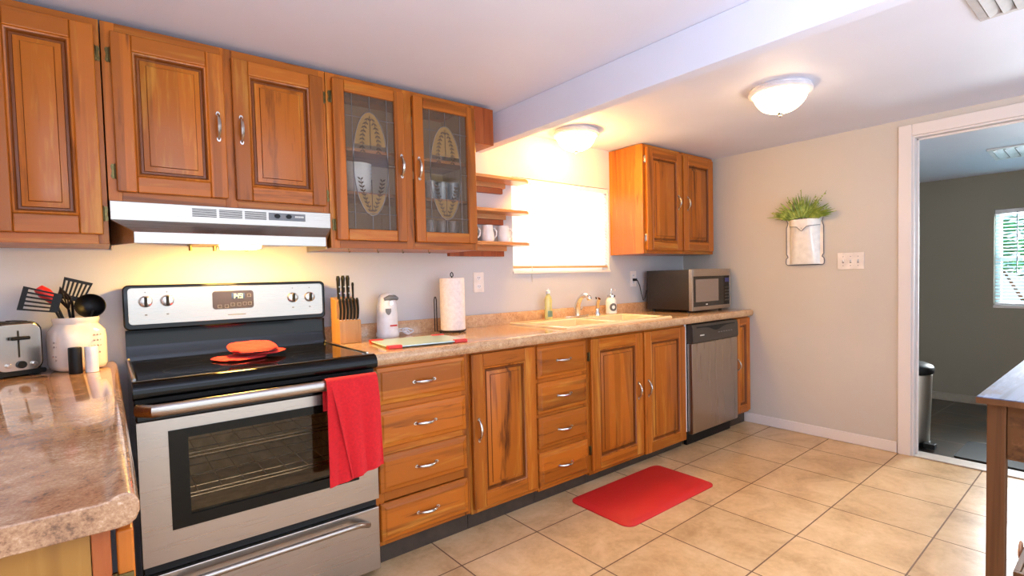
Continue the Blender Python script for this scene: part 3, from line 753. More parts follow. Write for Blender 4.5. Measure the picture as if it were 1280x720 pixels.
# rounded housing
pts = rrect(S0 - 0.004, S1 + 0.004, 1.036, 1.216, 0.022)
vs = prism(bm, pts, 'y', -0.092, -0.018)
hs = obj('control_housing', bm, 'black', t, bevel=0.006)
bm = nb(); prism(bm, rrect(S0 + 0.012, S1 - 0.010, 1.058, 1.204, 0.014), 'y', -0.0955, -0.0925); cpn = obj('control_panel', bm, 'steel', t, bevel=0.001)
for kx, kz in ((0.101, 1.149), (0.172, 1.150), (0.652, 1.142), (0.727, 1.142)):
    bm = nb(); seg = 28
    A = [bm.verts.new((kx + 0.0235 * math.cos(2 * PI * k / seg), -0.0956, kz + 0.0235 * math.sin(2 * PI * k / seg))) for k in range(seg)]
    B = [bm.verts.new((kx + 0.021 * math.cos(2 * PI * k / seg), -0.108, kz + 0.021 * math.sin(2 * PI * k / seg))) for k in range(seg)]
    C = [bm.verts.new((kx + 0.017 * math.cos(2 * PI * k / seg), -0.110, kz + 0.017 * math.sin(2 * PI * k / seg))) for k in range(seg)]
    for P_, Q_ in ((A, B), (B, C)):
        for k in range(seg): bm.faces.new((P_[k], P_[(k + 1) % seg], Q_[(k + 1) % seg], Q_[k]))
    bm.faces.new(C); bm.faces.new(A)
    kn = obj('knob', bm, 'nickel', t)
    bm = nb(); box(bm, kx - 0.005, kx + 0.005, -0.124, -0.109, kz - 0.019, kz + 0.019); obj('knob_grip', bm, 'blackm', kn, bevel=0.003)
bm = nb()
for kx in (0.101, 0.172, 0.652, 0.727):
    box(bm, kx - 0.004, kx + 0.004, -0.0962, -0.0954, 1.093, 1.098); box(bm, kx - 0.002, kx + 0.002, -0.0962, -0.0954, 1.184, 1.188)
box(bm, 0.385, 0.455, -0.0962, -0.0954, 1.076, 1.080)
obj('markings', bm, 'print', cpn)
bm = nb(); prism(bm, rrect(0.330, 0.488, 1.104, 1.182, 0.012), 'y', -0.0985, -0.0955); ds = obj('display', bm, plain('brown_display_glass', (44, 34, 26), 0.15), t, bevel=0.001); ds['label'] = 'dark oven clock display with green digits'
bm = nb(); prism(bm, rrect(0.402, 0.452, 1.146, 1.172, 0.002), 'y', -0.0992, -0.0986); obj('screen', bm, 'blackg', ds)
bm = nb()
SEG = {'a': (0, 1, 1, 1), 'b': (1, 1, 1, .5), 'c': (1, .5, 1, 0), 'd': (0, 0, 1, 0), 'e': (0, .5, 0, 0), 'f': (0, 1, 0, .5), 'g': (0, .5, 1, .5)}
for ch, dx in (('bc', 0.404), ('bcfg', 0.419), ('abcdfg', 0.434)):
    for c_ in ch:
        xa, za, xb, zb = SEG[c_]
        X0, X1 = sorted((dx + xa * 0.009, dx + xb * 0.009)); Z0, Z1 = sorted((1.150 + za * 0.018, 1.150 + zb * 0.018))
        box(bm, X0 - 0.0011, X1 + 0.0011, -0.0998, -0.0993, Z0 - 0.0011, Z1 + 0.0011)
for z in (1.154, 1.163): box(bm, 0.4155, 0.4175, -0.0998, -0.0993, z, z + 0.002)
obj('digits', bm, 'digits', ds)
for (x, z) in ((0.470, 1.160), (0.452, 1.124), (0.472, 1.124), (0.356, 1.116), (0.382, 1.116), (0.405, 1.122), (0.430, 1.122)):
    bm = nb()
    for (a, b, c, d_) in ((-.007, .007, .006, .007), (-.007, .007, -.007, -.006), (-.007, -.006, -.006, .006), (.006, .007, -.006, .006)): box(bm, x + a, x + b, -0.0992, -0.0986, z + c, z + d_)
    obj('key_outline', bm, 'grey', ds)
# oven door
OD0, OD1, OZ0, OZ1 = S0 + 0.002, S1 - 0.002, 0.334, 0.842
WI = (0.113, 0.716, 0.432, 0.752)
bm = nb()
box(bm, OD0, WI[0], -0.682, -0.642, OZ0, 0.790); box(bm, WI[1], OD1, -0.682, -0.642, OZ0, 0.790)
box(bm, WI[0], WI[1], -0.682, -0.642, OZ0, WI[2]); box(bm, WI[0], WI[1], -0.682, -0.642, WI[3], 0.790)
od = obj('oven_door', bm, 'steel', t)
obj('door_header', bx(OD0, OD1, -0.682, -0.642, 0.791, OZ1), 'black', od, bevel=0.004)
bm = nb()
a, b, c, d_ = WI
for (p, q, r_, s) in ((a, a + 0.052, c, d_), (b - 0.052, b, c, d_), (a + 0.052, b - 0.052, c, c + 0.036), (a + 0.052, b - 0.052, d_ - 0.030, d_)): box(bm, p, q, -0.6845, -0.650, r_, s)
obj('window_border', bm, plain('black_window_border', (12, 12, 8), 0.12, spec=0.25), od)
obj('window_glass', bx(a + 0.052, b - 0.052, -0.676, -0.672, c + 0.036, d_ - 0.030), 'oven_glass', od)
bm = nb()
hz = 0.832; pts = []
for k in range(21):
    u = k / 20; x = OD0 + 0.004 + (OD1 - OD0 - 0.008) * u
    e = min(u, 1 - u); y = -0.738 + 0.045 * max(0, 1 - e / 0.06) ** 2
    pts.append((x, y, hz))
tube(bm, pts, 0.018, 14, flat=(0.7, 1.12)); obj('handle', bm, 'steel', od)
# oven interior
bm = nb(); box(bm, 0.11, 0.12, -0.63, -0.10, 0.40, 0.80); box(bm, 0.71, 0.72, -0.63, -0.10, 0.40, 0.80); box(bm, 0.12, 0.71, -0.63, -0.1, 0.40, 0.41); box(bm, 0.12, 0.71, -0.63, -0.1, 0.79, 0.80); box(bm, 0.12, 0.71, -0.11, -0.10, 0.41, 0.79)
obj('oven_cavity', bm, plain('grey_oven_enamel', (206, 186, 156), 0.4, var=0.2), t)
for z in (0.50, 0.635):
    bm = nb()
    for k in range(9): tube(bm, [(0.125 + k * 0.0725, -0.60, z), (0.125 + k * 0.0725, -0.14, z)], 0.002, 6)
    for y in (-0.60, -0.50, -0.37, -0.24, -0.14): tube(bm, [(0.121, y, z - 0.003), (0.709, y, z - 0.003)], 0.0028, 6)
    tube(bm, [(0.121, -0.61, z + 0.012), (0.709, -0.61, z + 0.012)], 0.003, 6)
    obj('oven_rack', bm, 'nickel', t)
# bottom drawer
bm = nb(); box(bm, OD0, OD1, -0.680, -0.642, 0.045, 0.300); dr = obj('storage_drawer', bm, 'steel', t, bevel=0.004)
bm = nb(); pts = []
for k in range(31):
    u = k / 30; x = OD0 + 0.045 + (OD1 - OD0 - 0.09) * u; e = min(u, 1 - u)
    y = -0.680 - 0.040 * min(1, e / 0.10) ** 0.6
    z = 0.268 - 0.030 * max(0, 1 - e / 0.10) ** 1.5
    pts.append((x, y, z))
tube(bm, pts, 0.011, 12); obj('handle', bm, 'steel', dr)
obj('drawer_gap', bx(OD0 + 0.004, OD1 - 0.004, -0.660, -0.642, 0.302, 0.332), 'rubber', t)

# towel on the oven handle
bm = nb()
def drape(x0t, x1t, x0b, x1b, zb0, zb1, ybase, fold, back=0.16, ph=0.0, thick=0.006):
    hy, hz_, r_ = -0.738, hz, 0.0245
    def fn(u, v):
        # v: 0 back bottom .. over the bar .. 1 front bottom
        L0 = back; Larc = PI * r_; zb = zb0 + (zb1 - zb0) * u; L1 = hz_ - zb
        s = v * (L0 + Larc + L1)
        w = max(0.0, (s - L0 - Larc) / L1)
        x = (x0t + (x0b - x0t) * w) * (1 - u) + (x1t + (x1b - x1t) * w) * u
        wav = fold * (0.3 + w) * math.sin(2 * PI * (1.1 * u + 0.12 * w) + ph)
        if s < L0: return (x, hy + r_ + 0.001, hz_ - (L0 - s))
        if s < L0 + Larc:
            a = (s - L0) / r_
            return (x, hy + r_ * math.cos(a), hz_ + r_ * math.sin(a))
        return (x, hy - r_ + ybase * min(1, w * 4) - abs(wav), hz_ - (s - L0 - Larc))
    grid(bm, fn, 24, 60, thick=(0, -thick, 0.0 + thick * 0.3))
drape(0.580, 0.700, 0.576, 0.700, 0.462, 0.478, 0.0, 0.006, back=0.10, ph=0.5)
drape(0.594, 0.770, 0.655, 0.776, 0.480, 0.505, -0.012, 0.010, back=0.12, ph=2.2)
tag(obj('dish_towel', bm, 'red_cloth', at=(0.68, -0.74, 0.46)), 'bright red dish towel draped over the oven door handle', 'towel')

# ------------------------------------------------------------------ RANGE HOOD
t = thing('range_hood', (0.378, -0.2, 1.35), 'stainless steel under-cabinet range hood above the stove', 'range hood')
HX0, HX1 = 0.003, 0.754
bm = nb()
yf, yl = -0.352, -0.462
# upper box
box(bm, HX0, HX1, yf, -0.003, 1.446, 1.512)
# flared skirt: outer top ring -> lip top -> lip bottom (thin shell)
def ring(z, xa, xb, y): return [bm.verts.new(p) for p in ((xa, -0.003, z), (xa, -0.30, z), (xa + (0.0 if y == yf else 0.058), y, z), (xb - (0.0 if y == yf else 0.058), y, z), (xb, -0.30, z), (xb, -0.003, z))]
r1 = ring(1.446, HX0, HX1, yf); r2 = ring(1.398, HX0, HX1, yl); r3 = ring(1.358, HX0, HX1, yl)
r4 = [bm.verts.new((v.co.x + (0.004 if v.co.x < 0.37 else -0.004), v.co.y + (0.004 if v.co.y < -0.1 else 0), v.co.z)) for v in r3]
r5 = [bm.verts.new((v.co.x + (0.004 if v.co.x < 0.37 else -0.004), v.co.y + (0.004 if v.co.y < -0.1 else 0), v.co.z)) for v in r2]
for P_, Q_ in ((r1, r2), (r2, r3), (r3, r4), (r4, r5)):
    for k in range(5): bm.faces.new((P_[k], P_[k + 1], Q_[k + 1], Q_[k]))
bm.faces.new(r5)
hb = obj('hood_body', bm, 'steel', t, bevel=0.002)
for k, (a, b) in enumerate(((0.243, 0.322), (0.331, 0.410), (0.419, 0.497))):
    bm = nb()
    for i in range(6): box(bm, a, b, yf - 0.0015, yf + 0.001, 1.470 + i * 0.0055, 1.4728 + i * 0.0055)
    obj('vent_grille', bm, 'blackm', hb)
cpn = obj('switch_panel', bx(0.506, 0.648, yf - 0.002, yf + 0.001, 1.470, 1.500), 'grey', hb, bevel=0.001)
for x in (0.538, 0.582):
    bm = nb(); prism(bm, [(x + 0.011 * math.cos(2 * PI * k / 16), 1.487 + 0.009 * math.sin(2 * PI * k / 16)) for k in range(16)], 'y', yf - 0.007, yf - 0.002); sw = obj('rocker_switch', bm, 'blackm', cpn, bevel=0.001)
bm = nb()
for k in range(5): box(bm, 0.607 + k * 0.007, 0.6125 + k * 0.007, yf - 0.003, yf - 0.0015, 1.484, 1.491)
obj('badge', bm, 'label', cpn)
obj('filter', bx(0.25, 0.52, -0.40, -0.08, 1.372, 1.379), plain('grease_filter', (150, 120, 70), 0.4, 0.8), t, bevel=0.002)
bm = nb(); prism(bm, [(-0.38, 1.374), (-0.22, 1.374), (-0.235, 1.353), (-0.37, 1.353)], 'x', 0.345, 0.47); obj('lamp_lens', bm, 'lamp_hood', t, bevel=0.004)
for x in (0.255, 0.34, 0.46): 
    bm = nb(); tube(bm, [(x, -0.14, 1.372), (x, -0.14, 1.352)], 0.006, 10); obj('filter_clip', bm, 'brass', t)

# ------------------------------------------------------------------ SINK AND TAPS
t = thing('sink', (2.44, -0.3, CT), 'biscuit double-bowl drop-in kitchen sink under the window', 'sink')
bm = nb(); zt = CT + 0.013
X = [1.955, 2.005, 2.405, 2.445, 2.885, 2.935]; Y = [-0.578, -0.535, -0.185, -0.045]
gv = {}
def V(i, j): 
    if (i, j) not in gv: gv[i, j] = bm.verts.new((X[i], Y[j], zt))
    return gv[i, j]
holes = ((1, 1), (3, 1))
for i in range(5):
    for j in range(3):
        if (i, j) in holes: continue
        bm.faces.new((V(i, j), V(i + 1, j), V(i + 1, j + 1), V(i, j + 1)))
for (i, j), dep in zip(holes, (0.14, 0.18)):
    top = [V(i, j), V(i + 1, j), V(i + 1, j + 1), V(i, j + 1)]
    cx_, cy_ = (X[i] + X[i + 1]) / 2, (Y[j] + Y[j + 1]) / 2
    bot = [bm.verts.new((cx_ + (v.co.x - cx_) * 0.88, cy_ + (v.co.y - cy_) * 0.86, zt - dep)) for v in top]
    for k in range(4): bm.faces.new((top[k], top[(k + 1) % 4], bot[(k + 1) % 4], bot[k]))
    bm.faces.new(bot)
# outer rolled edge
per = [(i, 0) for i in range(6)] + [(5, j) for j in range(1, 4)] + [(i, 3) for i in range(4, -1, -1)] + [(0, j) for j in range(2, 0, -1)]
low = [bm.verts.new((V(*p).co.x + (0.006 if p[0] == 5 else -0.006 if p[0] == 0 else 0), V(*p).co.y + (-0.006 if p[1] == 0 else 0.006 if p[1] == 3 else 0), CT + 0.0005)) for p in per]
for k in range(len(per)):
    q = (k + 1) % len(per); bm.faces.new((V(*per[k]), V(*per[q]), low[q], low[k]))
o = obj('basin', bm, 'biscuit', t, bevel=0.008, seg=3)
for (x, y, z) in ((2.205, -0.36, zt - 0.139), (2.665, -0.36, zt - 0.179)):
    bm = nb(); lathe(bm, [(0.042, z), (0.042, z + 0.003), (0.03, z + 0.004), (0.028, z + 0.001), (0, z + 0.001)], x, y, 24); obj('drain', bm, 'chrome', t)
zd = zt + 0.0005
t = thing('faucet', (2.50, -0.10, zd), 'chrome single-lever kitchen faucet at the back of the sink', 'faucet')
bm = nb(); prism(bm, [(2.50 + 0.115 * math.cos(2 * PI * k / 28), -0.105 + 0.030 * math.sin(2 * PI * k / 28)) for k in range(28)], 'z', zd, zd + 0.010); obj('base_plate', bm, 'chrome', t, bevel=0.004)
bm = nb(); tube(bm, [(2.50, -0.105, zd + 0.01), (2.50, -0.106, zd + 0.05), (2.50, -0.115, zd + 0.09), (2.50, -0.135, zd + 0.125), (2.50, -0.165, zd + 0.148), (2.50, -0.20, zd + 0.150), (2.50, -0.215, zd + 0.142)], [0.026, 0.024, 0.021, 0.018, 0.016, 0.016, 0.015], 16); obj('spout', bm, 'chrome', t)
bm = nb(); tube(bm, [(2.50, -0.216, zd + 0.143), (2.50, -0.226, zd + 0.128), (2.50, -0.23, zd + 0.120)], [0.017, 0.018, 0.014], 14); obj('spray_head', bm, 'chrome', t)
bm = nb(); tube(bm, [(2.522, -0.103, zd + 0.045), (2.545, -0.100, zd + 0.050), (2.56, -0.098, zd + 0.062)], [0.010, 0.007, 0.006], 10); obj('lever', bm, 'chrome', t)
t = thing('side_sprayer', (2.70, -0.11, zd), 'slim chrome side sprayer between faucet and soap dispenser', 'sprayer')
bm = nb(); lathe(bm, [(0.0, zd), (0.022, zd), (0.022, zd + 0.01), (0.014, zd + 0.025), (0.013, zd + 0.045)], 2.70, -0.11, 20); obj('base', bm, 'chrome', t)
bm = nb(); tube(bm, [(2.70, -0.11, zd + 0.042), (2.70, -0.112, zd + 0.075), (2.70, -0.118, zd + 0.105), (2.70, -0.13, zd + 0.118)], [0.011, 0.014, 0.017, 0.012], 14); obj('spray_handle', bm, 'chrome', t)
bm = nb(); tube(bm, [(2.70, -0.105, zd + 0.115), (2.70, -0.098, zd + 0.128)], [0.006, 0.004], 8); obj('trigger', bm, 'blackm', t)
# soap dispenser jar
t = thing('soap_dispenser', (2.845, -0.115, zd), 'white pump soap dispenser jar with round label right of the faucet', 'soap dispenser')
bm = nb(); lathe(bm, [(0, zd), (0.036, zd), (0.041, zd + 0.006), (0.041, zd + 0.085), (0.037, zd + 0.105), (0.028, zd + 0.115), (0.028, zd + 0.122), (0, zd + 0.122)], 2.845, -0.115, 28); obj('jar', bm, 'ceramic', t)
bm = nb(); lathe(bm, [(0.030, zd + 0.1225), (0.030, zd + 0.137), (0.014, zd + 0.142), (0.012, zd + 0.15), (0.005, zd + 0.152), (0.005, zd + 0.17), (0.012, zd + 0.172), (0.012, zd + 0.184), (0, zd + 0.186)], 2.845, -0.115, 20); obj('pump_cap', bm, 'chrome', t)
bm = nb(); tube(bm, [(2.845, -0.115, zd + 0.178), (2.845, -0.145, zd + 0.178), (2.845, -0.155, zd + 0.170)], 0.0045, 8); obj('nozzle', bm, 'chrome', t)
bm = nb()
def label_disc(bm, r0, r1):
    for k in range(24):
        a0, a1 = 2 * PI * k / 24, 2 * PI * (k + 1) / 24
        q = []
        for (r_, a) in ((r0, a0), (r1, a0), (r1, a1), (r0, a1)):
            th = r_ * math.cos(a) / 0.0425 - PI / 2 - 0.45
            q.append(bm.verts.new((2.845 + 0.0425 * math.cos(th), -0.115 + 0.0425 * math.sin(th), zd + 0.05 + r_ * math.sin(a))))
        bm.faces.new(q)
label_disc(bm, 0.013, 0.029); obj('round_label', bm, 'print', t)
t = thing('dish_soap_bottle', (2.262, -0.075, zd), 'clear bottle of yellow-green dish soap with white cap behind the sink', 'soap bottle')
bm = nb(); lathe(bm, [(0, zd), (0.028, zd), (0.031, zd + 0.008), (0.031, zd + 0.05), (0.027, zd + 0.08), (0.030, zd + 0.125), (0.022, zd + 0.150), (0.013, zd + 0.162), (0.012, zd + 0.17), (0, zd + 0.17)], 2.262, -0.075, 24, sy=0.7); obj('bottle', bm, 'soap', t)
bm = nb(); lathe(bm, [(0.015, zd + 0.1705), (0.015, zd + 0.19), (0.007, zd + 0.195), (0.006, zd + 0.205), (0, zd + 0.205)], 2.262, -0.075, 18); obj('cap', bm, 'white', t)
bm = nb()
for k in range(10):
    a0, a1 = R(-130 + 9 * k), R(-130 + 9 * (k + 1)); r_ = 0.0318
    bm.faces.new([bm.verts.new((2.262 + r_ * math.cos(a), -0.075 + 0.7 * r_ * math.sin(a), z)) for a, z in ((a0, zd + 0.015), (a1, zd + 0.015), (a1, zd + 0.055), (a0, zd + 0.055))])
obj('label_band', bm, plain('blue_green_label', (120, 150, 130), 0.4), t)

# ------------------------------------------------------------------ MICROWAVE
t = thing('microwave', (3.595, -0.28, CT), 'dark microwave with stainless front on the worktop in the corner', 'microwave')
X0, X1, Y0, Y1, Z0, Z1 = 3.325, 3.868, -0.485, -0.065, 0.926, 1.240
obj('case', bx(X0 + 0.004, X1 - 0.004, Y0 + 0.03, Y1, Z0 + 0.004, Z1 - 0.004), 'dark_steel', t, bevel=0.004)
bm = nb(); fy0, fy1 = Y0, Y0 + 0.029
wz0, wz1, wx0, wx1 = Z0 + 0.030, Z1 - 0.055, X0 + 0.018, X1 - 0.014
box(bm, X0, wx0, fy0, fy1, Z0, Z1); box(bm, wx1, X1, fy0, fy1, Z0, Z1); box(bm, wx0, wx1, fy0, fy1, Z0, wz0); box(bm, wx0, wx1, fy0, fy1, wz1, Z1)
fr = obj('front_frame', bm, 'steel', t, bevel=0.002)
bm = nb(); prism(bm, rrect(wx0, wx1 - 0.085, wz0, wz1, 0.004), 'y', fy0 + 0.002, fy1); d = obj('door', bm, 'blackg', t)
obj('door_screen', bx(wx0 + 0.03, wx1 - 0.165, fy0 + 0.0005, fy0 + 0.002, wz0 + 0.035, wz1 - 0.022), plain('grey_brown_mesh_screen', (150, 128, 112), 0.25, var=0.05, scale=300), d)
bm = nb(); box(bm, 3.51, 3.535, fy0 + 0.0005, fy0 + 0.002, wz0 + 0.010, wz0 + 0.018); obj('badge', bm, 'label', d)
kp = obj('keypad', bx(wx1 - 0.083, wx1, fy0 + 0.002, fy1, wz0, wz1), 'black', t)
obj('clock_display', bx(wx1 - 0.068, wx1 - 0.012, fy0 + 0.0005, fy0 + 0.002, wz1 - 0.05, wz1 - 0.018), plain('dim_blue_display', (50, 48, 110), 0.2), kp)
bm = nb()
for r_ in range(5):
    for c_ in range(3): box(bm, wx1 - 0.070 + c_ * 0.021, wx1 - 0.055 + c_ * 0.021, fy0 + 0.0008, fy0 + 0.002, wz0 + 0.03 + r_ * 0.025, wz0 + 0.043 + r_ * 0.025)
obj('button', bm, 'charcoal', kp)
for (x, y) in ((X0 + 0.04, Y0 + 0.06), (X1 - 0.06, Y0 + 0.06), (X0 + 0.04, Y1 - 0.04), (X1 - 0.06, Y1 - 0.04)):
    bm = nb(); lathe(bm, [(0, CT + 0.0005), (0.012, CT + 0.0005), (0.014, Z0 + 0.0045), (0, Z0 + 0.0045)], x, y, 14); obj('foot', bm, 'rubber', t)
bm = nb(); tube(bm, [(3.245, -0.010, 1.168), (3.265, -0.022, 1.165), (3.285, -0.03, 1.12), (3.30, -0.035, 1.05), (3.315, -0.04, 1.00), (3.325, -0.05, 1.02), (3.34, -0.055, 1.08)], 0.0035, 8)
box(bm, 3.225, 3.255, -0.028, -0.0075, 1.158, 1.178)
obj('power_cord', bm, 'wire', t)

# ------------------------------------------------------------------ WALL PLATES
def outlet(x, z, label):
    t = thing('wall_outlet', (x, 0, z), label, 'outlet')
    obj('cover_plate', bx(x - 0.038, x + 0.038, -0.0065, -0.0003, z - 0.062, z + 0.062), 'ivory', t, bevel=0.002)
    for dz in (0.026, -0.026):
        bm = nb(); prism(bm, [(x + 0.016 * math.cos(2 * PI * k / 16), z + dz + 0.014 * math.sin(2 * PI * k / 16)) for k in range(16)], 'y', -0.0085, -0.006); s = obj('socket', bm, 'white', t)
        bm = nb()
        for dx in (-0.006, 0.006): box(bm, x + dx - 0.0012, x + dx + 0.0012, -0.0092, -0.0084, z + dz - 0.002, z + dz + 0.007)
        prism(bm, [(x + 0.002 * math.cos(k), z + dz - 0.007 + 0.002 * math.sin(k)) for k in range(6)], 'y', -0.0092, -0.0084)
        obj('slot', bm, 'blackm', s)
    return t
outlet(1.755, 1.185, 'ivory duplex wall outlet above the worktop behind the paper towel roll')
outlet(3.235, 1.175, 'ivory wall outlet with a grey plug beside the microwave')
t = thing('light_switch', (XR, -1.338, 1.27), 'ivory triple toggle light switch plate below the hanging plant', 'light switch')
obj('cover_plate', bx(XR - 0.0065, XR - 0.0003, -1.420, -1.256, 1.212, 1.327), 'ivory', t, bevel=0.002)
for k in range(3):
    y = -1.338 + (k - 1) * 0.046
    bm = nb(); prism(bm, [(XR - 0.006, 1.262), (XR - 0.006, 1.280), (XR - 0.018, 1.280), (XR - 0.018, 1.274)], 'y', y - 0.004, y + 0.004); s = obj('toggle', bm, 'white', t)
    bm = nb(); box(bm, XR - 0.0072, XR - 0.006, y - 0.006, y + 0.006, 1.255, 1.261); box(bm, XR - 0.0075, XR - 0.006, y - 0.003, y + 0.003, 1.298, 1.302); box(bm, XR - 0.0075, XR - 0.006, y - 0.003, y + 0.003, 1.236, 1.240); obj('screw', bm, 'grey', t)

# ------------------------------------------------------------------ CEILING LIGHTS
def flush_light(cx, cy, label, glow_mat, r=0.152):
    t = thing('ceiling_light', (cx, cy, ZC), label, 'ceiling light')
    z = ZC - 0.0005
    bm = nb(); lathe(bm, [(0, z), (r * 0.93, z), (r * 0.97, z - 0.008), (r * 0.95, z - 0.014), (r, z - 0.020), (r, z - 0.030), (r * 0.93, z - 0.036), (r * 0.88, z - 0.036), (r * 0.86, z - 0.02), (0, z - 0.02)], cx, cy, 48); obj('pan', bm, plain('white_lamp_pan', (222, 216, 222), 0.3), t)
    bm = nb(); zz = z - 0.030; p = []
    for k in range(13):
        u = k / 12; p.append((r * 0.84 * math.cos(u * PI / 2) ** 0.85 if u < 1 else 0.0, zz - 0.098 * math.sin(u * PI / 2) ** 1.1))
    lathe(bm, p, cx, cy, 48, wave=(0.012, 12)); obj('glass_bowl', bm, glow_mat, t)
    bm = nb(); lathe(bm, [(0, zz - 0.0975), (0.014, zz - 0.099), (0.012, zz - 0.105), (0.006, zz - 0.108), (0.008, zz - 0.115), (0, zz - 0.122)], cx, cy, 16); obj('finial', bm, 'nickel', t)
    return t
flush_light(2.690, -1.430, 'lit flush ceiling light with glass bowl in the middle of the kitchen ceiling', 'lamp_mid')
flush_light(2.385, -0.245, 'brightly glowing flush ceiling light directly above the sink window', 'lamp_sink')

# ceiling registers
def register(name, x0, x1, y0, y1, z, label, along='x', mat='trimw', n=8):
    t = thing(name, ((x0 + x1) / 2, (y0 + y1) / 2, z), label, 'air vent')
    bm = nb(); f = 0.028
    box(bm, x0, x0 + f, y0, y1, z - 0.012, z - 0.0005); box(bm, x1 - f, x1, y0, y1, z - 0.012, z - 0.0005); box(bm, x0 + f, x1 - f, y0, y0 + f, z - 0.012, z - 0.0005); box(bm, x0 + f, x1 - f, y1 - f, y1, z - 0.012, z - 0.0005)
    obj('frame', bm, mat, t, bevel=0.003)
    obj('duct', bx(x0 + f, x1 - f, y0 + f, y1 - f, z - 0.003, z - 0.0005), 'blackm', t)
    for k in range(n):
        bm = nb()
        if along == 'x':
            y = y0 + f + (y1 - y0 - 2 * f) * (k + 0.5) / n; w = (y1 - y0 - 2 * f) / n * 0.42
            prism(bm, [(y - w, z - 0.005), (y - w * 0.3, z - 0.004), (y + w, z - 0.016), (y + w * 0.9, z - 0.018)], 'x', x0 + f, x1 - f)
        else:
            x = x0 + f + (x1 - x0 - 2 * f) * (k + 0.5) / n; w = (x1 - x0 - 2 * f) / n * 0.42
            prism(bm, [(x - w, z - 0.005), (x - w * 0.3, z - 0.004), (x + w, z - 0.016), (x + w * 0.9, z - 0.018)], 'y', y0 + f, y1 - f)
        obj('louver', bm, mat, t)
    return t
register('ceiling_vent', 2.18, 2.583, -2.60, -2.236, ZC, 'white slatted air vent on the kitchen ceiling at the top right', 'x', plain('grey_white_vent', (186, 176, 172), 0.5))

# other room vent on the sloping ceiling
zc2 = lambda x: 2.13 - (x - 4.03) * 0.145 / 1.92
t = register('ceiling_vent', 4.95, 5.30, -2.30, -1.885, 0.0, 'small white ceiling vent seen through the doorway', 'x', M['white'], n=6)
t.location = (5.125, -2.09, zc2(5.125)); t.rotation_euler = (0, math.atan(0.145 / 1.92), 0)

# ------------------------------------------------------------------ BLINDS
t = thing('window_blind', (2.49, 0.03, WZ1), 'closed white slatted blind glowing in the sink window', 'blind')
obj('headrail', bx(WX0 + 0.004, WX1 - 0.004, 0.005, 0.045, WZ1 - 0.035, WZ1 - 0.002), 'white', t, bevel=0.002)
bm = nb(); n = 24
for k in range(n):
    z = WZ1 - 0.045 - k * (WZ1 - WZ0 - 0.085) / (n - 1)
    prism(bm, [(0.014, z - 0.013), (0.016, z - 0.0135), (0.036, z + 0.0125), (0.034, z + 0.013)], 'x', WX0 + 0.006, WX1 - 0.006)
obj('slats', bm, 'slat', t)
obj('bottom_rail', bx(WX0 + 0.006, WX1 - 0.006, 0.010, 0.038, WZ0 + 0.024, WZ0 + 0.040), plain('tan_bottom_rail', (206, 164, 116), 0.5), t, bevel=0.003)
bm = nb(); tube(bm, [(2.185, -0.002, WZ1 - 0.03), (2.185, -0.006, 1.5), (2.185, -0.006, 1.175)], 0.0028, 6); obj('tilt_wand', bm, plain('clear_grey_wand', (206, 204, 206), 0.3), t)
t = thing('window_blind', (FX + 0.03, -2.26, FZ1), 'open white slatted blind in the far room window', 'blind')
obj('headrail', bx(FX + 0.008, FX + 0.045, FY0 + 0.004, FY1 - 0.004, FZ1 - 0.04, FZ1 - 0.002), 'white', t, bevel=0.002)
bm = nb(); n = 26
for k in range(n):
    z = FZ1 - 0.055 - k * (FZ1 - FZ0 - 0.10) / (n - 1)
    prism(bm, [(FX + 0.012, z - 0.004), (FX + 0.013, z - 0.005), (FX + 0.044, z + 0.004), (FX + 0.043, z + 0.005)], 'y', FY0 + 0.006, FY1 - 0.006)
obj('slats', bm, slatm('white_far_slat', (206, 236, 244), 0.3), t)
obj('bottom_rail', bx(FX + 0.014, FX + 0.040, FY0 + 0.006, FY1 - 0.006, FZ0 + 0.012, FZ0 + 0.03), 'white', t, bevel=0.003)
bm = nb(); tube(bm, [(FX + 0.004, -1.945, FZ1 - 0.03), (FX + 0.004, -1.945, 1.14)], 0.004, 6); obj('tilt_wand', bm, 'grey', t)
# shrub outside the far window
bm = nb()
for k in range(900):
    a, b = random.uniform(0, 2 * PI), random.gauss(0, 0.5)
    c = Vector((7.9 + random.gauss(0, 0.3), -2.2 + random.gauss(0, 0.8), 1.1 + abs(random.gauss(0, 0.45)))); s = random.uniform(0.06, 0.12)
    u = Vector((math.cos(a), math.sin(a), b)).normalized() * s; w = u.cross(Vector((0.3, 0.2, 1))).normalized() * s * 0.5
    bm.faces.new([bm.verts.new(c - u), bm.verts.new(c + w), bm.verts.new(c + u), bm.verts.new(c - w)])
t = thing('garden_shrub', (7.9, -2.2, 0), 'green leafy shrub outside the far room window', 'shrub')
obj('foliage', bm, 'leaf_out', t)
bm = nb()
for k in range(5): tube(bm, [(7.9 + 0.05 * k - 0.1, -2.2 + 0.1 * k - 0.2, 0), (7.9, -2.2 + 0.2 * (k - 2), 0.7), (7.9, -2.2 + 0.35 * (k - 2), 1.3)], [0.03, 0.02, 0.01], 6)
obj('stem', bm, 'table_leg', t)
struct('ground_outside', bx(5.95, 10, -5, 1, -0.12, -0.001), plain('garden_soil', (120, 130, 100), 0.9))

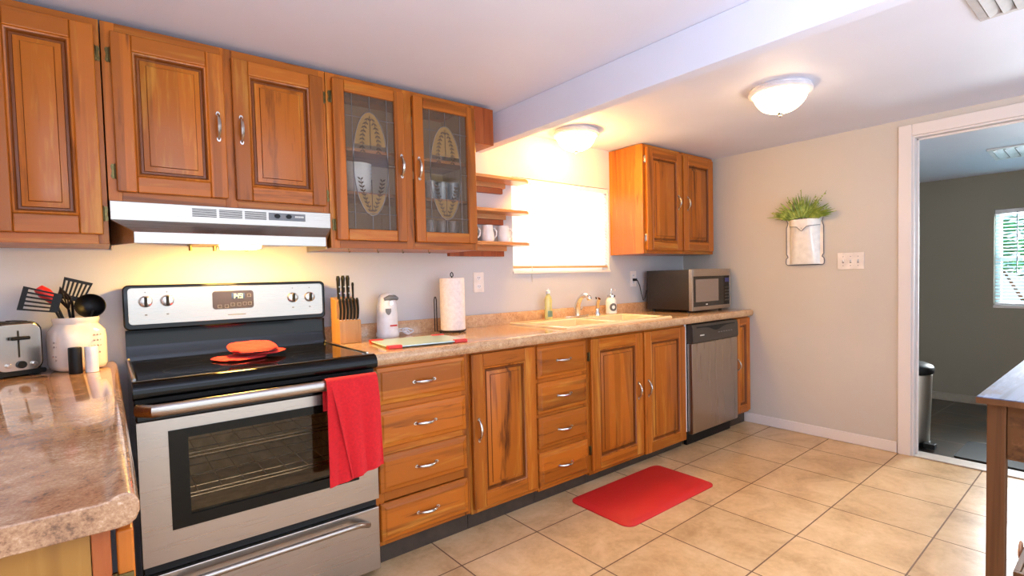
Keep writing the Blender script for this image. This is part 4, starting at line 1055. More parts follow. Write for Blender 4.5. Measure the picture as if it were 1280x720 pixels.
# ------------------------------------------------------------------ MAT
bm = nb()
o_ = rrect(1.850, 2.612, -1.092, -0.672, 0.05); i_ = rrect(1.876, 2.586, -1.066, -0.698, 0.035)
A = [bm.verts.new((p[0], p[1], 0.0006)) for p in o_]; B = [bm.verts.new((p[0], p[1], 0.006)) for p in o_]; C = [bm.verts.new((p[0], p[1], 0.019)) for p in i_]
n = len(A)
for P_, Q_ in ((A, B), (B, C)):
    for k in range(n): bm.faces.new((P_[k], P_[(k + 1) % n], Q_[(k + 1) % n], Q_[k]))
bm.faces.new(C); bm.faces.new(A)
tag(obj('floor_mat', bm, 'red_mat', at=(2.23, -0.88, 0)), 'thick red anti-fatigue mat on the tile floor before the sink cabinet', 'mat')

# ------------------------------------------------------------------ POT HOLDERS ON THE COOKTOP
def pad(name, cx, cy, z, w, d, rot, label, mats=('red_pad', 'grey'), tilt=0, th=0.011, droop=0.0):
    bm = nb(); n = 16
    def shape(u, v, top):
        x, y = (u - 0.5), (v - 0.5)
        p = 3.2; m = (abs(2 * x) ** p + abs(2 * y) ** p)
        k = 1.0 / max(1.0, m ** (1 / p)) if m > 1 else 1.0
        x *= k; y *= k
        e = max(0, 1 - (abs(2 * x) ** p + abs(2 * y) ** p)) ** 0.35
        zz = z + th * 0.5 + (th * 0.5 * e if top else -th * 0.5 * e) + 0.0015 * e * math.sin(18 * x) * math.sin(18 * y) * (1 if top else 0)
        zz -= droop * max(0, abs(2 * y) - 0.6)
        return (cx + x * w, cy + y * d, zz)
    for top in (True, False):
        g_ = [[bm.verts.new(shape(i / n, j / n, top)) for j in range(n + 1)] for i in range(n + 1)]
        for i in range(n):
            for j in range(n):
                f = bm.faces.new((g_[i][j], g_[i + 1][j], g_[i + 1][j + 1], g_[i][j + 1])); f.material_index = 0 if top else 1
    bmesh.ops.remove_doubles(bm, verts=bm.verts[:], dist=0.0006)
    m = Matrix.Translation((cx, cy, z)) @ Matrix.Rotation(R(rot), 4, 'Z') @ Matrix.Rotation(R(tilt), 4, 'X') @ Matrix.Translation((-cx, -cy, -z))
    xform(bm, m)
    o = obj(name, bm, list(mats), at=(cx, cy, z))
    return tag(o, label, 'pot holder', 'red pot holders on the cooktop')
pad('pot_holder', 0.375, -0.37, 0.9172, 0.175, 0.175, 20, 'red pot holder at the lower left of the stack on the cooktop', ('red_pad', 'red_pad'))
pad('pot_holder', 0.455, -0.345, 0.9290, 0.175, 0.175, -32, 'red pot holder sticking out to the right under the top one', ('red_pad', 'red_pad'))
pad('pot_holder', 0.425, -0.355, 0.9480, 0.175, 0.185, -2, 'topmost red pot holder with grey underside in the stack on the cooktop', tilt=7, th=0.02)

# ------------------------------------------------------------------ KNIFE BLOCK
KX0, KX1 = 0.826, 0.931
t = thing('knife_block', (0.878, -0.15, CT), 'pale wooden knife block full of knives beside the stove', 'knife block')
bm = nb(); prism(bm, [(-0.09, CT + 0.0005), (-0.205, CT + 0.0005), (-0.205, 1.022), (-0.172, 1.030), (-0.172, 1.118), (-0.09, 1.135)], 'x', KX0, KX1)
obj('block', bm, 'block', t, bevel=0.003)
def knife(x, y, z, h, w, label, group, rivets, curve=0.0):
    t = thing('knife', (x, y, z), label, 'knife', group)
    bm = nb(); pts = []; rs = []
    for k in range(9):
        u = k / 8; pts.append((x + curve * math.sin(u * PI), y - curve * 0.8 * math.sin(PI * u * 1.2), z + h * u)); rs.append(w * (0.75 + 0.3 * u + (0.15 if k in (7,) else 0)))
    rs[-1] *= 0.7
    tube(bm, pts, rs, 10, flat=(0.75, 1.15)); hd = obj('handle', bm, 'blackm', t)
    bm = nb()
    for q in range(rivets):
        u = 0.25 + 0.28 * q; yy = y - w * 1.05 - curve * 0.8 * math.sin(PI * u * 1.2)
        zc = z + h * u; prism(bm, [(x + 0.0025 * math.cos(a), zc + 0.0025 * math.sin(a)) for a in range(6)], 'y', yy - 0.0035, yy + 0.002)
    if rivets: obj('rivet', bm, 'nickel', hd)
    bm = nb(); box(bm, x - 0.0012, x + 0.0012, y - w * 0.8, y + w * 0.8, z - 0.012, z + 0.002); obj('blade', bm, 'chrome', t)
    return t
big = [(0.846, 0.112, 0.0108, 'leftmost'), (0.869, 0.114, 0.0108, 'second from the left'), (0.892, 0.114, 0.0108, 'third from the left')]
for x, h, w, nm in big:
    knife(x, -0.150, 1.1255, h, w, nm + ' of the large black-handled knives on top of the knife block', 'large knives in the block', 2)
knife(0.916, -0.150, 1.1255, 0.080, 0.0070, 'small black-handled knife at the right on top of the knife block', 'large knives in the block', 0)
ordn = ['leftmost', 'second from the left', 'third from the left', 'fourth from the left', 'fifth from the left', 'rightmost']
for k in range(6):
    x = 0.8365 + k * 0.0168
    knife(x, -0.189, 1.028, 0.102, 0.0074, ordn[k] + ' of the six black steak knives on the knife block front', 'steak knives in the block', 0, curve=0.003)

# ------------------------------------------------------------------ CAN OPENER
t = thing('can_opener', (1.12, -0.085, CT), 'white electric can opener standing on the worktop with coiled cord', 'can opener')
bm = nb(); cx, cy = 1.118, -0.085
prof = [(0.062, CT + 0.0005), (0.066, CT + 0.006), (0.066, CT + 0.024), (0.061, CT + 0.030), (0.059, CT + 0.12), (0.056, CT + 0.17), (0.048, CT + 0.205), (0.034, CT + 0.224), (0.015, CT + 0.232), (0, CT + 0.233)]
lathe(bm, [(0, CT + 0.0005)] + prof, cx, cy, 36, sx=0.92, sy=0.78); bd = obj('housing', bm, 'white', t)
bm = nb(); tube(bm, [(cx - 0.028, cy - 0.030, CT + 0.200), (cx + 0.000, cy - 0.036, CT + 0.208), (cx + 0.03, cy - 0.032, CT + 0.208), (cx + 0.048, cy - 0.026, CT + 0.200)], [0.008, 0.015, 0.014, 0.009], 12); lv = obj('lever', bm, 'grey', t)
bm = nb(); tube(bm, [(cx, cy - 0.050, CT + 0.180), (cx, cy - 0.058, CT + 0.180)], 0.010, 14); obj('cutting_wheel', bm, 'chrome', t)
bm = nb(); prism(bm, [(cx - 0.026, CT + 0.152), (cx + 0.002, CT + 0.152), (cx + 0.002, CT + 0.136), (cx - 0.004, CT + 0.124), (cx - 0.012, CT + 0.118), (cx - 0.020, CT + 0.124), (cx - 0.026, CT + 0.136)], 'y', cy - 0.0485, cy - 0.0405); obj('shield_emblem', bm, 'grey', t)
bm = nb()
for k in range(6): box(bm, cx - 0.006 + k * 0.0066, cx - 0.001 + k * 0.0066, cy - 0.0492, cy - 0.044, CT + 0.058, CT + 0.066)
o = obj('red_lettering', bm, 'red', t); o['label'] = 'small red wordmark'
bm = nb(); pts = []
for k in range(60):
    a = k / 59 * 5 * PI; rr_ = 0.024 + 0.008 * math.sin(k * 0.7)
    pts.append((1.215 + 0.014 * (k / 59) * 3 - 0.01 + rr_ * math.cos(a), -0.075 + rr_ * 0.8 * math.sin(a), CT + 0.005 + 0.030 * abs(math.sin(a * 0.5 + 0.6))))
tube(bm, [(1.165, -0.075, CT + 0.02)] + pts, 0.0036, 6); obj('cord', bm, 'white', t)

# ------------------------------------------------------------------ GLASS CUTTING BOARD
t = thing('cutting_board', (1.115, -0.44, CT), 'frosted green glass cutting board with red corner grips on the worktop', 'cutting board')
bm = nb(); bw, bd_ = 0.185, 0.150; z0 = CT + 0.006
prism(bm, rrect(1.115 - bw, 1.115 + bw, -0.43 - bd_, -0.43 + bd_, 0.012), 'z', z0, z0 + 0.005); rotz(bm, -7, (1.115, -0.43, 0)); obj('glass_sheet', bm, 'board', t)
for sx in (-1, 1):
    for sy in (-1, 1):
        bm = nb(); X_, Y_ = 1.115 + sx * (bw - 0.028), -0.43 + sy * (bd_ - 0.012)
        box(bm, X_ - 0.032, X_ + 0.032, Y_ - 0.016, Y_ + 0.016, CT + 0.0005, z0 + 0.009); rotz(bm, -7, (1.115, -0.43, 0)); obj('corner_grip', bm, 'red', t, bevel=0.003)

# ------------------------------------------------------------------ PAPER TOWEL
hx_, hy_ = 1.478, -0.150
t = thing('paper_towel_holder', (hx_, hy_, CT), 'dark wire paper towel stand with looped side arm on the worktop', 'paper towel holder')
bm = nb(); tube(bm, [(hx_ + 0.07 * math.cos(2 * PI * k / 28), hy_ + 0.07 * math.sin(2 * PI * k / 28), CT + 0.008) for k in range(28)], 0.0035, 8, closed=True)
tube(bm, [(hx_ - 0.07, hy_, CT + 0.008), (hx_ + 0.07, hy_, CT + 0.008)], 0.003, 8)
for a in (0.5, 2.6, 4.7): lathe(bm, [(0, CT + 0.0005), (0.006, CT + 0.0005), (0.006, CT + 0.007), (0, CT + 0.007)], hx_ + 0.07 * math.cos(a), hy_ + 0.07 * math.sin(a), 10)
obj('base', bm, 'wire', t)
bm = nb(); tube(bm, [(hx_, hy_, CT + 0.008), (hx_, hy_, CT + 0.315)], 0.004, 8); tube(bm, [(hx_ - 0.008, hy_, CT + 0.312), (hx_ - 0.008, hy_, CT + 0.328), (hx_, hy_, CT + 0.336), (hx_ + 0.008, hy_, CT + 0.328), (hx_ + 0.008, hy_, CT + 0.312)], 0.003, 8); obj('post', bm, 'wire', t)
bm = nb(); ax_, ay_ = hx_ - 0.092, hy_ + 0.030
tube(bm, [(ax_ + 0.03, ay_ - 0.008, CT + 0.008), (ax_ - 0.009, ay_ - 0.004, CT + 0.010), (ax_ - 0.009, ay_ - 0.004, CT + 0.185), (ax_ - 0.004, ay_ - 0.002, CT + 0.200), (ax_ + 0.004, ay_ + 0.002, CT + 0.200), (ax_ + 0.009, ay_ + 0.004, CT + 0.185), (ax_ + 0.009, ay_ + 0.004, CT + 0.008)], 0.0032, 8); obj('side_arm', bm, 'wire', t)
t = thing('paper_towel_roll', (hx_, hy_, CT + 0.013), 'white roll of paper towels standing on the wire holder', 'paper towels')
bm = nb(); lathe(bm, [(0.022, CT + 0.013), (0.0665, CT + 0.013), (0.069, CT + 0.016), (0.069, CT + 0.300), (0.0665, CT + 0.303), (0.022, CT + 0.303), (0.022, CT + 0.013)], hx_, hy_, 40); obj('paper', bm, 'paper', t)
bm = nb(); lathe(bm, [(0.0205, CT + 0.013), (0.0215, CT + 0.013), (0.0215, CT + 0.304), (0.0205, CT + 0.304), (0.0205, CT + 0.013)], hx_, hy_, 24); obj('core', bm, plain('cardboard', (176, 140, 100), 0.8), t)

# ------------------------------------------------------------------ MUGS ON THE LOWEST SHELF
def mug(x, y, z, label):
    t = thing('mug', (x, y, z), label, 'mug', 'mugs on the lowest shelf')
    bm = nb(); lathe(bm, [(0, z + 0.0005), (0.036, z + 0.0005), (0.041, z + 0.012), (0.041, z + 0.045), (0.034, z + 0.085), (0.032, z + 0.102), (0.029, z + 0.102), (0.031, z + 0.083), (0.037, z + 0.045), (0.036, z + 0.012), (0, z + 0.007)], x, y, 28); obj('cup', bm, 'ceramic', t)
    bm = nb(); tube(bm, [(x + 0.034, y - 0.004, z + 0.085), (x + 0.05, y - 0.006, z + 0.083), (x + 0.062, y - 0.008, z + 0.066), (x + 0.060, y - 0.008, z + 0.042), (x + 0.050, y - 0.006, z + 0.028), (x + 0.038, y - 0.004, z + 0.024)], 0.0048, 8); obj('handle', bm, 'ceramic', t)
mg = mug(1.895, -0.085, 1.428, 'white mug at the window end of the lowest shelf')
mug(1.775, -0.085, 1.428, 'white mug in the middle of the lowest shelf')
mug(1.655, -0.085, 1.428, 'white mug on the lowest shelf, half hidden by the glass cabinet')

# ------------------------------------------------------------------ DISHES BEHIND THE GLASS
zs = 1.6305
for k in range(7):
    z = zs + k * 0.018; bm = nb(); cx, cy = 0.950, -0.165
    lathe(bm, [(0, z + 0.001), (0.045, z + 0.001), (0.058, z + 0.008), (0.073, z + 0.042), (0.070, z + 0.042), (0.056, z + 0.011), (0.044, z + 0.004), (0, z + 0.004)], cx, cy, 32)
    w = ['lowest', 'second from the bottom', 'third from the bottom', 'fourth from the bottom', 'fifth from the bottom', 'second from the top', 'topmost'][k]
    tag(obj('bowl', bm, 'ceramic', at=(cx, cy, z)), w + ' white bowl of the stack behind the left glass door', 'bowl', 'stacked white bowls')
def tumbler(x, y, z, h, r, label, group, name='tumbler'):
    bm = nb(); lathe(bm, [(0, z + 0.0005), (r * 0.86, z + 0.0005), (r, z + h), (r - 0.002, z + h), (r * 0.86 - 0.002, z + 0.008), (0, z + 0.008)], x, y, 20)
    tag(obj(name, bm, 'tumbler', at=(x, y, z)), label, 'glass', group)
pos = ['leftmost', 'second from the left', 'third from the left', 'fourth from the left']
for k in range(4): tumbler(1.272 + k * 0.069, -0.19, 1.6302, 0.105, 0.033, pos[k] + ' front-row tumbler on the middle shelf of the glass cabinet', 'tumblers on the middle shelf')
for k in range(4): tumbler(1.272 + k * 0.069, -0.105, 1.6302, 0.105, 0.033, pos[k] + ' back-row tumbler on the middle shelf of the glass cabinet', 'tumblers on the middle shelf')
for k in range(4): tumbler(1.262 + k * 0.070, -0.19, ZB + 0.0155, 0.150, 0.034, pos[k] + ' tall glass on the bottom shelf of the glass cabinet', 'tall glasses on the bottom shelf', 'drinking_glass')

# ------------------------------------------------------------------ LEFT COUNTER ITEMS
CL = 0.9085
# toaster
t = thing('toaster', (-0.265, -0.12, CL), 'stainless toaster on the left worktop, cut by the photo edge', 'toaster')
tx, ty = -0.258, -0.170; rot = 28
def tb(bm): rotz(bm, rot, (tx, ty, 0))
pr = lambda hw, zb, zt_, r_: [(tx + p[0], p[1]) for p in rrect(-hw, hw, zb, zt_, r_, 6)]
bm = nb(); prism(bm, pr(0.070, CL + 0.012, CL + 0.190, 0.035), 'y', ty + 0.006, ty + 0.120); tb(bm); obj('shell', bm, 'dark_steel', t, bevel=0.006)
bm = nb(); prism(bm, pr(0.063, CL + 0.020, CL + 0.183, 0.030), 'y', ty, ty + 0.0055); tb(bm); fp = obj('end_plate', bm, 'nickel', t, bevel=0.003)
bm = nb(); box(bm, tx - 0.0025, tx + 0.0025, ty - 0.001, ty + 0.001, CL + 0.068, CL + 0.160); tb(bm); obj('lever_slot', bm, 'rubber', fp)
bm = nb(); box(bm, tx - 0.026, tx + 0.026, ty - 0.020, ty - 0.001, CL + 0.128, CL + 0.140); tb(bm); obj('lever', bm, 'blackm', fp, bevel=0.004)
for dx, r_, m_ in ((-0.034, 0.007, 'nickel'), (0.0, 0.013, 'blackm'), (0.034, 0.007, 'nickel')):
    bm = nb(); prism(bm, [(tx + 0.004 + dx + r_ * math.cos(2 * PI * k / 18), CL + 0.042 + r_ * math.sin(2 * PI * k / 18)) for k in range(18)], 'y', ty - 0.010, ty); tb(bm); obj('knob', bm, m_, fp, bevel=0.002)
bm = nb(); prism(bm, pr(0.072, CL + 0.006, CL + 0.022, 0.006), 'y', ty - 0.002, ty + 0.123)
for (dx, dy) in ((-0.05, 0.02), (0.05, 0.02), (-0.05, 0.10), (0.05, 0.10)): box(bm, tx + dx - 0.01, tx + dx + 0.01, ty + dy - 0.01, ty + dy + 0.01, CL + 0.0005, CL + 0.007)
tb(bm); obj('base', bm, 'blackm', t)
bm = nb(); box(bm, tx - 0.035, tx - 0.012, ty + 0.02, ty + 0.105, CL + 0.188, CL + 0.192); box(bm, tx + 0.012, tx + 0.035, ty + 0.02, ty + 0.105, CL + 0.188, CL + 0.192); tb(bm); obj('bread_slot', bm, 'rubber', t)
# crock
cx, cy = -0.109, -0.108
t = thing('utensil_crock', (cx, cy, CL), 'cream jar-shaped ceramic crock holding cooking utensils', 'crock')
bm = nb(); seg = 48
def sq(r, k): 
    a = 2 * PI * k / seg; c, s = math.cos(a), math.sin(a); p = 3.2
    return r / ((abs(c) ** p + abs(s) ** p) ** (1 / p))
prof = [(0.0, 0.0005, 1), (0.068, 0.0005, 1), (0.080, 0.008, 1), (0.0855, 0.022, 1), (0.086, 0.12, 1), (0.083, 0.145, 1), (0.069, 0.163, 0.5), (0.064, 0.170, 0), (0.066, 0.178, 0), (0.068, 0.186, 0), (0.067, 0.194, 0), (0.061, 0.194, 0), (0.060, 0.170, 0), (0.066, 0.13, 0.4), (0.07, 0.02, 0.7), (0.0, 0.012, 0.7)]
rings = []
for r, z, q in prof:
    if r == 0: rings.append([bm.verts.new((cx, cy, CL + z))]); continue
    rings.append([bm.verts.new((cx + (r * (1 - q) + q * sq(r, k) * 0.92) * math.cos(2 * PI * k / seg), cy + (r * (1 - q) + q * sq(r, k) * 0.92) * math.sin(2 * PI * k / seg), CL + z)) for k in range(seg)])
for a, b in zip(rings, rings[1:]):
    for k in range(seg):
        q = (k + 1) % seg
        if len(a) == 1: bm.faces.new((a[0], b[k], b[q]))
        elif len(b) == 1: bm.faces.new((a[k], a[q], b[0]))
        else: bm.faces.new((a[k], a[q], b[q], b[k]))
rotz(bm, 20, (cx, cy, 0)); obj('jar', bm, 'cream', t)
# embossed band of illegible relief marks
bm = nb()
for (a0, zz, n_) in ((-118, 0.105, 4), (-118, 0.090, 4), (-118, 0.055, 5), (-118, 0.042, 3), (-42, 0.125, 3), (-42, 0.105, 3), (-42, 0.085, 3), (-42, 0.060, 2)):
    for k in range(n_):
        a = R(a0 + (k - n_ / 2) * 8); rr_ = 0.0862
        pts = [(cx + rr_ * math.cos(a + d_) , cy + rr_ * math.sin(a + d_), CL + zz + e_) for d_, e_ in ((-0.04, 0.0), (-0.02, 0.006), (0.01, 0.001), (0.03, 0.005))]
        tube(bm, pts, 0.0016, 5)
obj('embossing', bm, plain('shadowed_relief', (168, 150, 142), 0.3), t)
def stick(bm, a, b, r=0.005): tube(bm, [a, b], r, 8)
zr = CL + 0.194
def blade(cx_, cz_, y_, w, h, rot_, slots, thick=0.003):
    """Slotted turner head: frame with slots, centred, rotated about Y."""
    bm = nb(); top = w; bot = w * 0.78; n = slots; bar = w / (2.2 * n + 1)
    def X(u, v): return (u - 0.5) * (bot + (top - bot) * v)
    def quad(u0, u1, v0, v1):
        pts = [(cx_ + X(u, v), cz_ + (v - 0.5) * h) for u, v in ((u0, v0), (u1, v0), (u1, v1), (u0, v1))]
        prism(bm, pts, 'y', y_ - thick / 2, y_ + thick / 2)
    quad(0, 1, 0, 0.22); quad(0, 1, 0.86, 1)
    for k in range(n + 1):
        c = 0.04 + 0.92 * k / n; quad(max(0, c - 0.04), min(1, c + 0.04), 0.22, 0.86)
    xform(bm, Matrix.Translation((cx_, y_, cz_)) @ Matrix.Rotation(R(rot_), 4, 'Y') @ Matrix.Translation((-cx_, -y_, -cz_)))
    return bm
def utensil(label, cat, name, top, foot, head_bm, head_mat='blackm', head_name='head', hm='blackm'):
    t = thing(name, foot, label, cat, 'cooking utensils in the crock')
    bm = nb(); f = Vector(foot); tp = Vector(top); tube(bm, [f, f.lerp(tp, 0.5), tp], [0.005, 0.005, 0.004], 8)
    obj('shaft', bm, hm, t); obj(head_name, head_bm, head_mat, t)
    return t
fz = CL + 0.014
utensil('black slotted turner leaning to the left out of the crock', 'spatula', 'slotted_turner', (-0.168, -0.150, 1.150), (-0.085, -0.105, fz), blade(-0.198, 1.168, -0.158, 0.085, 0.105, -76, 5))
utensil('black slotted turner standing upright at the back of the crock', 'spatula', 'slotted_turner', (-0.118, -0.075, 1.165), (-0.115, -0.10, fz), blade(-0.108, 1.202, -0.073, 0.085, 0.080, 18, 6))
bm = nb(); lx, ly, lz = -0.066, -0.125, 1.143
lathe(bm, [(0, lz - 0.040)] + [(0.046 * math.sin(u * PI / 2), lz - 0.040 * math.cos(u * PI / 2)) for u in (0.2, 0.4, 0.6, 0.8, 1.0)] + [(0.044, lz + 0.001)] + [(0.043 * math.sin(u * PI / 2), lz - 0.037 * math.cos(u * PI / 2)) for u in (0.8, 0.6, 0.4, 0.2)] + [(0, lz - 0.037)], lx, ly, 28)
xform(bm, Matrix.Translation((lx, ly, lz)) @ Matrix.Rotation(R(75), 4, 'X') @ Matrix.Rotation(R(-15), 4, 'Z') @ Matrix.Translation((-lx, -ly, -lz)) @ Matrix.Identity(4))
utensil('round black ladle resting at the right of the crock', 'ladle', 'ladle', (-0.058, -0.110, 1.125), (-0.135, -0.09, fz), bm, head_name='bowl')
bm = nb(); tube(bm, [(-0.160, -0.105, 1.160), (-0.190, -0.100, 1.195), (-0.206, -0.098, 1.214)], [0.015, 0.021, 0.015], 14)
utensil('red-handled utensil sticking up at the back left of the crock', 'utensil', 'serving_utensil', (-0.163, -0.105, 1.165), (-0.095, -0.12, fz), bm, 'red', 'grip')
bm = nb()
for k in range(6):
    a = PI * k / 6; c, s = 0.020 * math.cos(a), 0.020 * math.sin(a)
    tube(bm, [(-0.128, -0.095, 1.130), (-0.138 + c, -0.095 + s, 1.175), (-0.148, -0.095, 1.215), (-0.138 - c, -0.095 - s, 1.175), (-0.128, -0.095, 1.130)], 0.0022, 5)
utensil('dark balloon whisk in the middle of the crock', 'whisk', 'whisk', (-0.128, -0.095, 1.132), (-0.105, -0.10, fz), bm, 'wire', 'wire_loops')
# shakers
for x, m_, lab in ((-0.112, 'blackm', 'black cylindrical pepper shaker in front of the crock'), (-0.068, 'white', 'white cylindrical salt shaker in front of the crock')):
    y = -0.238; bm = nb(); lathe(bm, [(0, CL + 0.0005), (0.0185, CL + 0.0005), (0.019, CL + 0.003), (0.019, CL + 0.090), (0.0175, CL + 0.093), (0, CL + 0.094)], x, y, 26)
    t = thing('pepper_shaker' if m_ == 'blackm' else 'salt_shaker', (x, y, CL), lab, 'shaker', 'shakers before the crock')
    obj('cylinder_body', bm, m_, t)
    bm = nb()
    for k in range(5): lathe(bm, [(0, CL + 0.0942), (0.0012, CL + 0.0942), (0.0012, CL + 0.0946), (0, CL + 0.0946)], x + 0.007 * math.cos(k * 1.256), y + 0.007 * math.sin(k * 1.256), 6)
    obj('holes', bm, 'grey', t)

# ------------------------------------------------------------------ WALL PLANTER
py, pz0, pz1 = -1.037, 1.252, 1.606
t = thing('wall_planter', (XR, py, pz0), 'white enamel wall pocket planter with scalloped outline on the right wall', 'planter')
def outline(s):
    hw = 0.132 * s; o = []
    L = [(1.0, 0.02), (1.02, 0.07), (1.0, 0.13), (0.90, 0.165), (0.93, 0.19), (0.985, 0.23), (0.985, 0.78), (0.93, 0.84), (0.90, 0.875), (0.95, 0.93), (0.97, 0.99)]
    for k, v in L: o.append((py - hw * k, pz0 + (pz1 - pz0) * v))
    for k, v in reversed(L): o.append((py + hw * k, pz0 + (pz1 - pz0) * v))
    o.append((py + hw * 0.92, pz0)); o.append((py - hw * 0.92, pz0))
    return o
bm = nb(); prism(bm, outline(1.0), 'x', XR - 0.007, XR - 0.001); obj('back_plate', bm, 'ceramic', t, bevel=0.002)
bm = nb(); ol = [(XR - 0.008, a, b) for a, b in outline(1.0)]; tube(bm, ol, 0.003, 6, closed=True); obj('dark_edge', bm, 'dark_line', t)
bm = nb(); nA = 20
def bulge(u, v):
    y = py - 0.106 + 0.212 * u; z = pz0 + 0.006 + 0.315 * v
    k = 1 - (2 * abs(u - 0.5)) ** 3.5
    return (XR - 0.007 - k * (0.036 + 0.028 * v), y, z)
grid(bm, bulge, nA, 14, thick=(0.003, 0, 0)); obj('pocket', bm, 'ceramic', t)
bm = nb()
def flap(u, v):
    y = py - 0.108 + 0.216 * u; k = 1 - (2 * abs(u - 0.5)) ** 3.5
    tip = 0.058 - 0.012 * abs(u - 0.5) * 2 + 0.030 * max(0, 1 - abs(u - 0.47) / 0.16)
    z = pz0 + 0.330 - v * tip
    return (XR - 0.009 - k * 0.067 - 0.001, y, z)
grid(bm, flap, 32, 4, thick=(0.003, 0, 0)); fl = obj('flap', bm, 'ceramic', t)
bm = nb(); tube(bm, [Vector(flap(k / 40, 1)) + Vector((-0.001, 0, 0)) for k in range(41)], 0.0022, 6); obj('flap_edge', bm, 'dark_line', fl)
bm = nb(); c = Vector(flap(0.47, 0.75)); lathe(bm, [(0, c.z - 0.004), (0.004, c.z), (0, c.z + 0.004)], c.x - 0.001, c.y, 10); obj('button', bm, 'nickel', fl)
t = thing('potted_plant', (XR - 0.045, py, pz0 + 0.2), 'bushy green artificial grass plant in the white wall planter', 'plant')
bm = nb()
for k in range(170):
    ang = random.uniform(-1.25, 1.25); L = random.uniform(0.08, 0.21) * (1 - 0.2 * abs(ang)); out = random.uniform(0.0, 0.10)
    b0 = Vector((XR - 0.038 + random.uniform(-0.022, 0.022), py - 0.075 * ang / 1.25 + random.uniform(-0.02, 0.02), pz0 + 0.322))
    d_ = Vector((-out * 2.0, -math.sin(ang), math.cos(ang) * 0.95 + 0.15)).normalized()
    p0 = b0 + d_ * 0.02; p1 = b0 + d_ * L * 0.55; p2 = b0 + d_ * L + Vector((-out * 0.1, -0.02 * ang, -0.02 * abs(ang)))
    for p_ in (p0, p1, p2): p_.x = min(p_.x, XR - 0.006)
    tube(bm, [p0, p1, p2], [0.005, random.uniform(0.005, 0.0085), 0.001], 5)
for (dy, dz) in ((0.20, 0.035), (-0.17, 0.17), (-0.19, 0.065), (0.10, 0.16), (0.16, 0.09), (0.0, 0.20), (-0.1, 0.15), (0.225, 0.055)):
    b0 = Vector((XR - 0.05, py + dy * 0.3, pz0 + 0.325)); e = Vector((XR - 0.06, py + dy, pz0 + 0.345 + dz))
    tube(bm, [b0, b0.lerp(e, 0.5) + Vector((-0.015, 0, 0.01)), e], [0.003, 0.0025, 0.001], 5)
    for q in range(7):
        c = b0.lerp(e, 0.5 + 0.5 * q / 7); v_ = Vector((random.uniform(-1, 0.4), random.uniform(-1, 1), random.uniform(-0.5, 1))).normalized() * 0.014
        v_.x = min(v_.x, XR - 0.006 - c.x)
        tube(bm, [c, c + v_ * 0.5, c + v_], [0.001, 0.004, 0.0008], 5)
obj('leaves', bm, 'leaf', t)

# ------------------------------------------------------------------ TABLE AT THE RIGHT
t = thing('table', (2.95, -2.60, 0), 'rustic wooden table with worn blue-grey top at the right edge', 'table')
TX0, TX1, TY0, TY1 = 2.305, 3.62, -3.02, -2.28
bm = nb()
for k in range(5):
    y0 = TY0 + (TY1 - TY0) * k / 5; y1 = TY0 + (TY1 - TY0) * (k + 1) / 5
    box(bm, TX0, TX1, y0 + 0.0008, y1 - 0.0008, 0.738, 0.760)
o = obj('tabletop', bm, ['table_top'], t, bevel=0.002); o['label'] = 'worn blue-grey painted plank top'
obj('edge_trim', bx(TX0 - 0.004, TX0, TY0, TY1, 0.737, 0.757), 'table_leg', t)
for (x, y) in ((TX0 + 0.025, TY1 - 0.075), (TX1 - 0.075, TY1 - 0.075), (TX0 + 0.025, TY0 + 0.025), (TX1 - 0.075, TY0 + 0.025)):
    bm = nb(); box(bm, x, x + 0.05, y, y + 0.05, 0, 0.7375); obj('leg', bm, 'table_leg', t, bevel=0.004)
bm = nb(); box(bm, TX0 + 0.038, TX0 + 0.058, TY0 + 0.076, TY1 - 0.076, 0.545, 0.7375); obj('apron', bm, 'table_apron', t, bevel=0.003)
bm = nb(); box(bm, TX1 - 0.06, TX1 - 0.04, TY0 + 0.076, TY1 - 0.076, 0.545, 0.7375); obj('apron', bm, 'table_apron', t, bevel=0.003)
for y in (TY1 - 0.06, TY0 + 0.04):
    bm = nb(); box(bm, TX0 + 0.076, TX1 - 0.076, y, y + 0.02, 0.545, 0.7375); obj('apron', bm, 'table_apron', t, bevel=0.003)
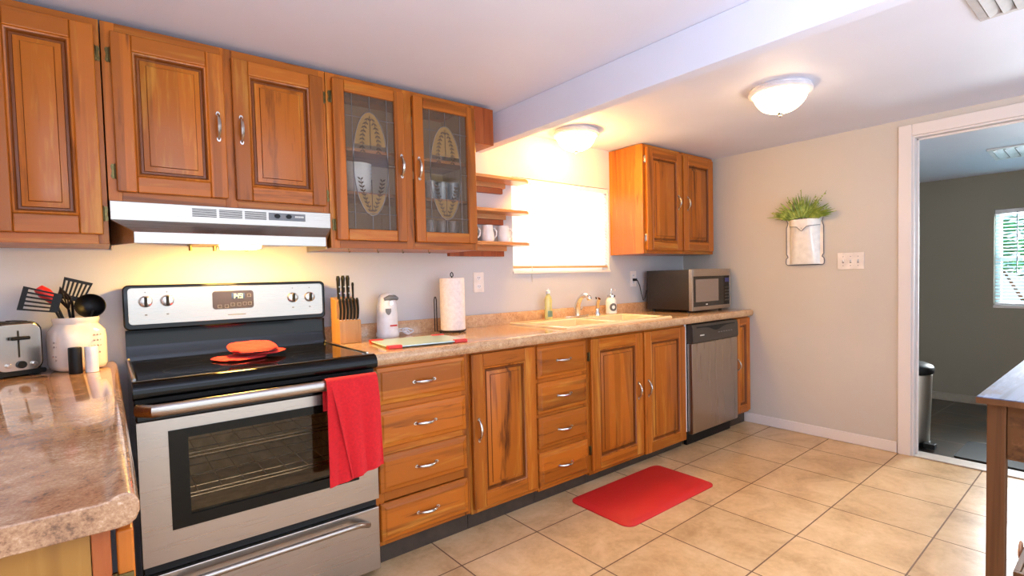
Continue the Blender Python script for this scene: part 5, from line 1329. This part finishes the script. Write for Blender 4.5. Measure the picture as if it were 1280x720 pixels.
# crate below the table
t = thing('wooden_crate', (2.95, -2.58, 0), 'low brown wooden crate with rope ring handle under the table', 'crate')
bm = nb(); cx0, cx1, cy0, cy1, cz = 2.42, 3.3, -2.82, -2.365, 0.125
box(bm, cx0, cx0 + 0.018, cy0, cy1, 0.0005, cz); box(bm, cx1 - 0.018, cx1, cy0, cy1, 0.0005, cz); box(bm, cx0 + 0.018, cx1 - 0.018, cy1 - 0.018, cy1, 0.0005, cz); box(bm, cx0 + 0.018, cx1 - 0.018, cy0, cy0 + 0.018, 0.0005, cz); box(bm, cx0 + 0.018, cx1 - 0.018, cy0 + 0.018, cy1 - 0.018, 0.0005, 0.018)
box(bm, cx0 + 0.019, cx1 - 0.019, cy0 + 0.019, cy1 - 0.019, cz - 0.02, cz - 0.004)
obj('box', bm, 'table_apron', t, bevel=0.002)
bm = nb(); tube(bm, [(2.66 + 0.03 * math.cos(2 * PI * k / 24), cy1 + 0.008, cz - 0.012 + 0.03 * math.sin(2 * PI * k / 24)) for k in range(24)], 0.005, 8, closed=True); obj('ring_handle', bm, plain('pale_rope', (196, 150, 120), 0.8), t)

# ------------------------------------------------------------------ THINGS IN THE FAR ROOM
t = thing('trash_can', (4.22, -1.60, 0), 'stainless step trash can with black lid just beyond the doorway', 'trash can')
cx, cy = 4.225, -1.595
bm = nb(); lathe(bm, [(0, 0.03), (0.118, 0.03), (0.122, 0.04), (0.136, 0.49), (0.130, 0.495), (0, 0.495)], cx, cy, 40); obj('bin_body', bm, 'bin', t)
bm = nb(); lathe(bm, [(0.140, 0.4955), (0.146, 0.505), (0.146, 0.535), (0.138, 0.548), (0.10, 0.565), (0, 0.572)], cx, cy, 40); obj('lid', bm, 'blackm', t)
bm = nb(); lathe(bm, [(0.12, 0.0005), (0.128, 0.004), (0.128, 0.030), (0.119, 0.034)], cx, cy, 40); obj('base_ring', bm, 'blackm', t)
bm = nb(); box(bm, cx - 0.11, cx - 0.05, cy - 0.175, cy - 0.11, 0.012, 0.045); obj('pedal', bm, 'blackm', t, bevel=0.005)
bm = nb(); prism(bm, rrect(4.075, 4.50, -2.50, -1.875, 0.02), 'z', 0.0006, 0.014)
tag(obj('door_mat', bm, 'rubber', at=(4.29, -2.19, 0)), 'black rubber door mat on slate tiles beyond the doorway', 'mat')
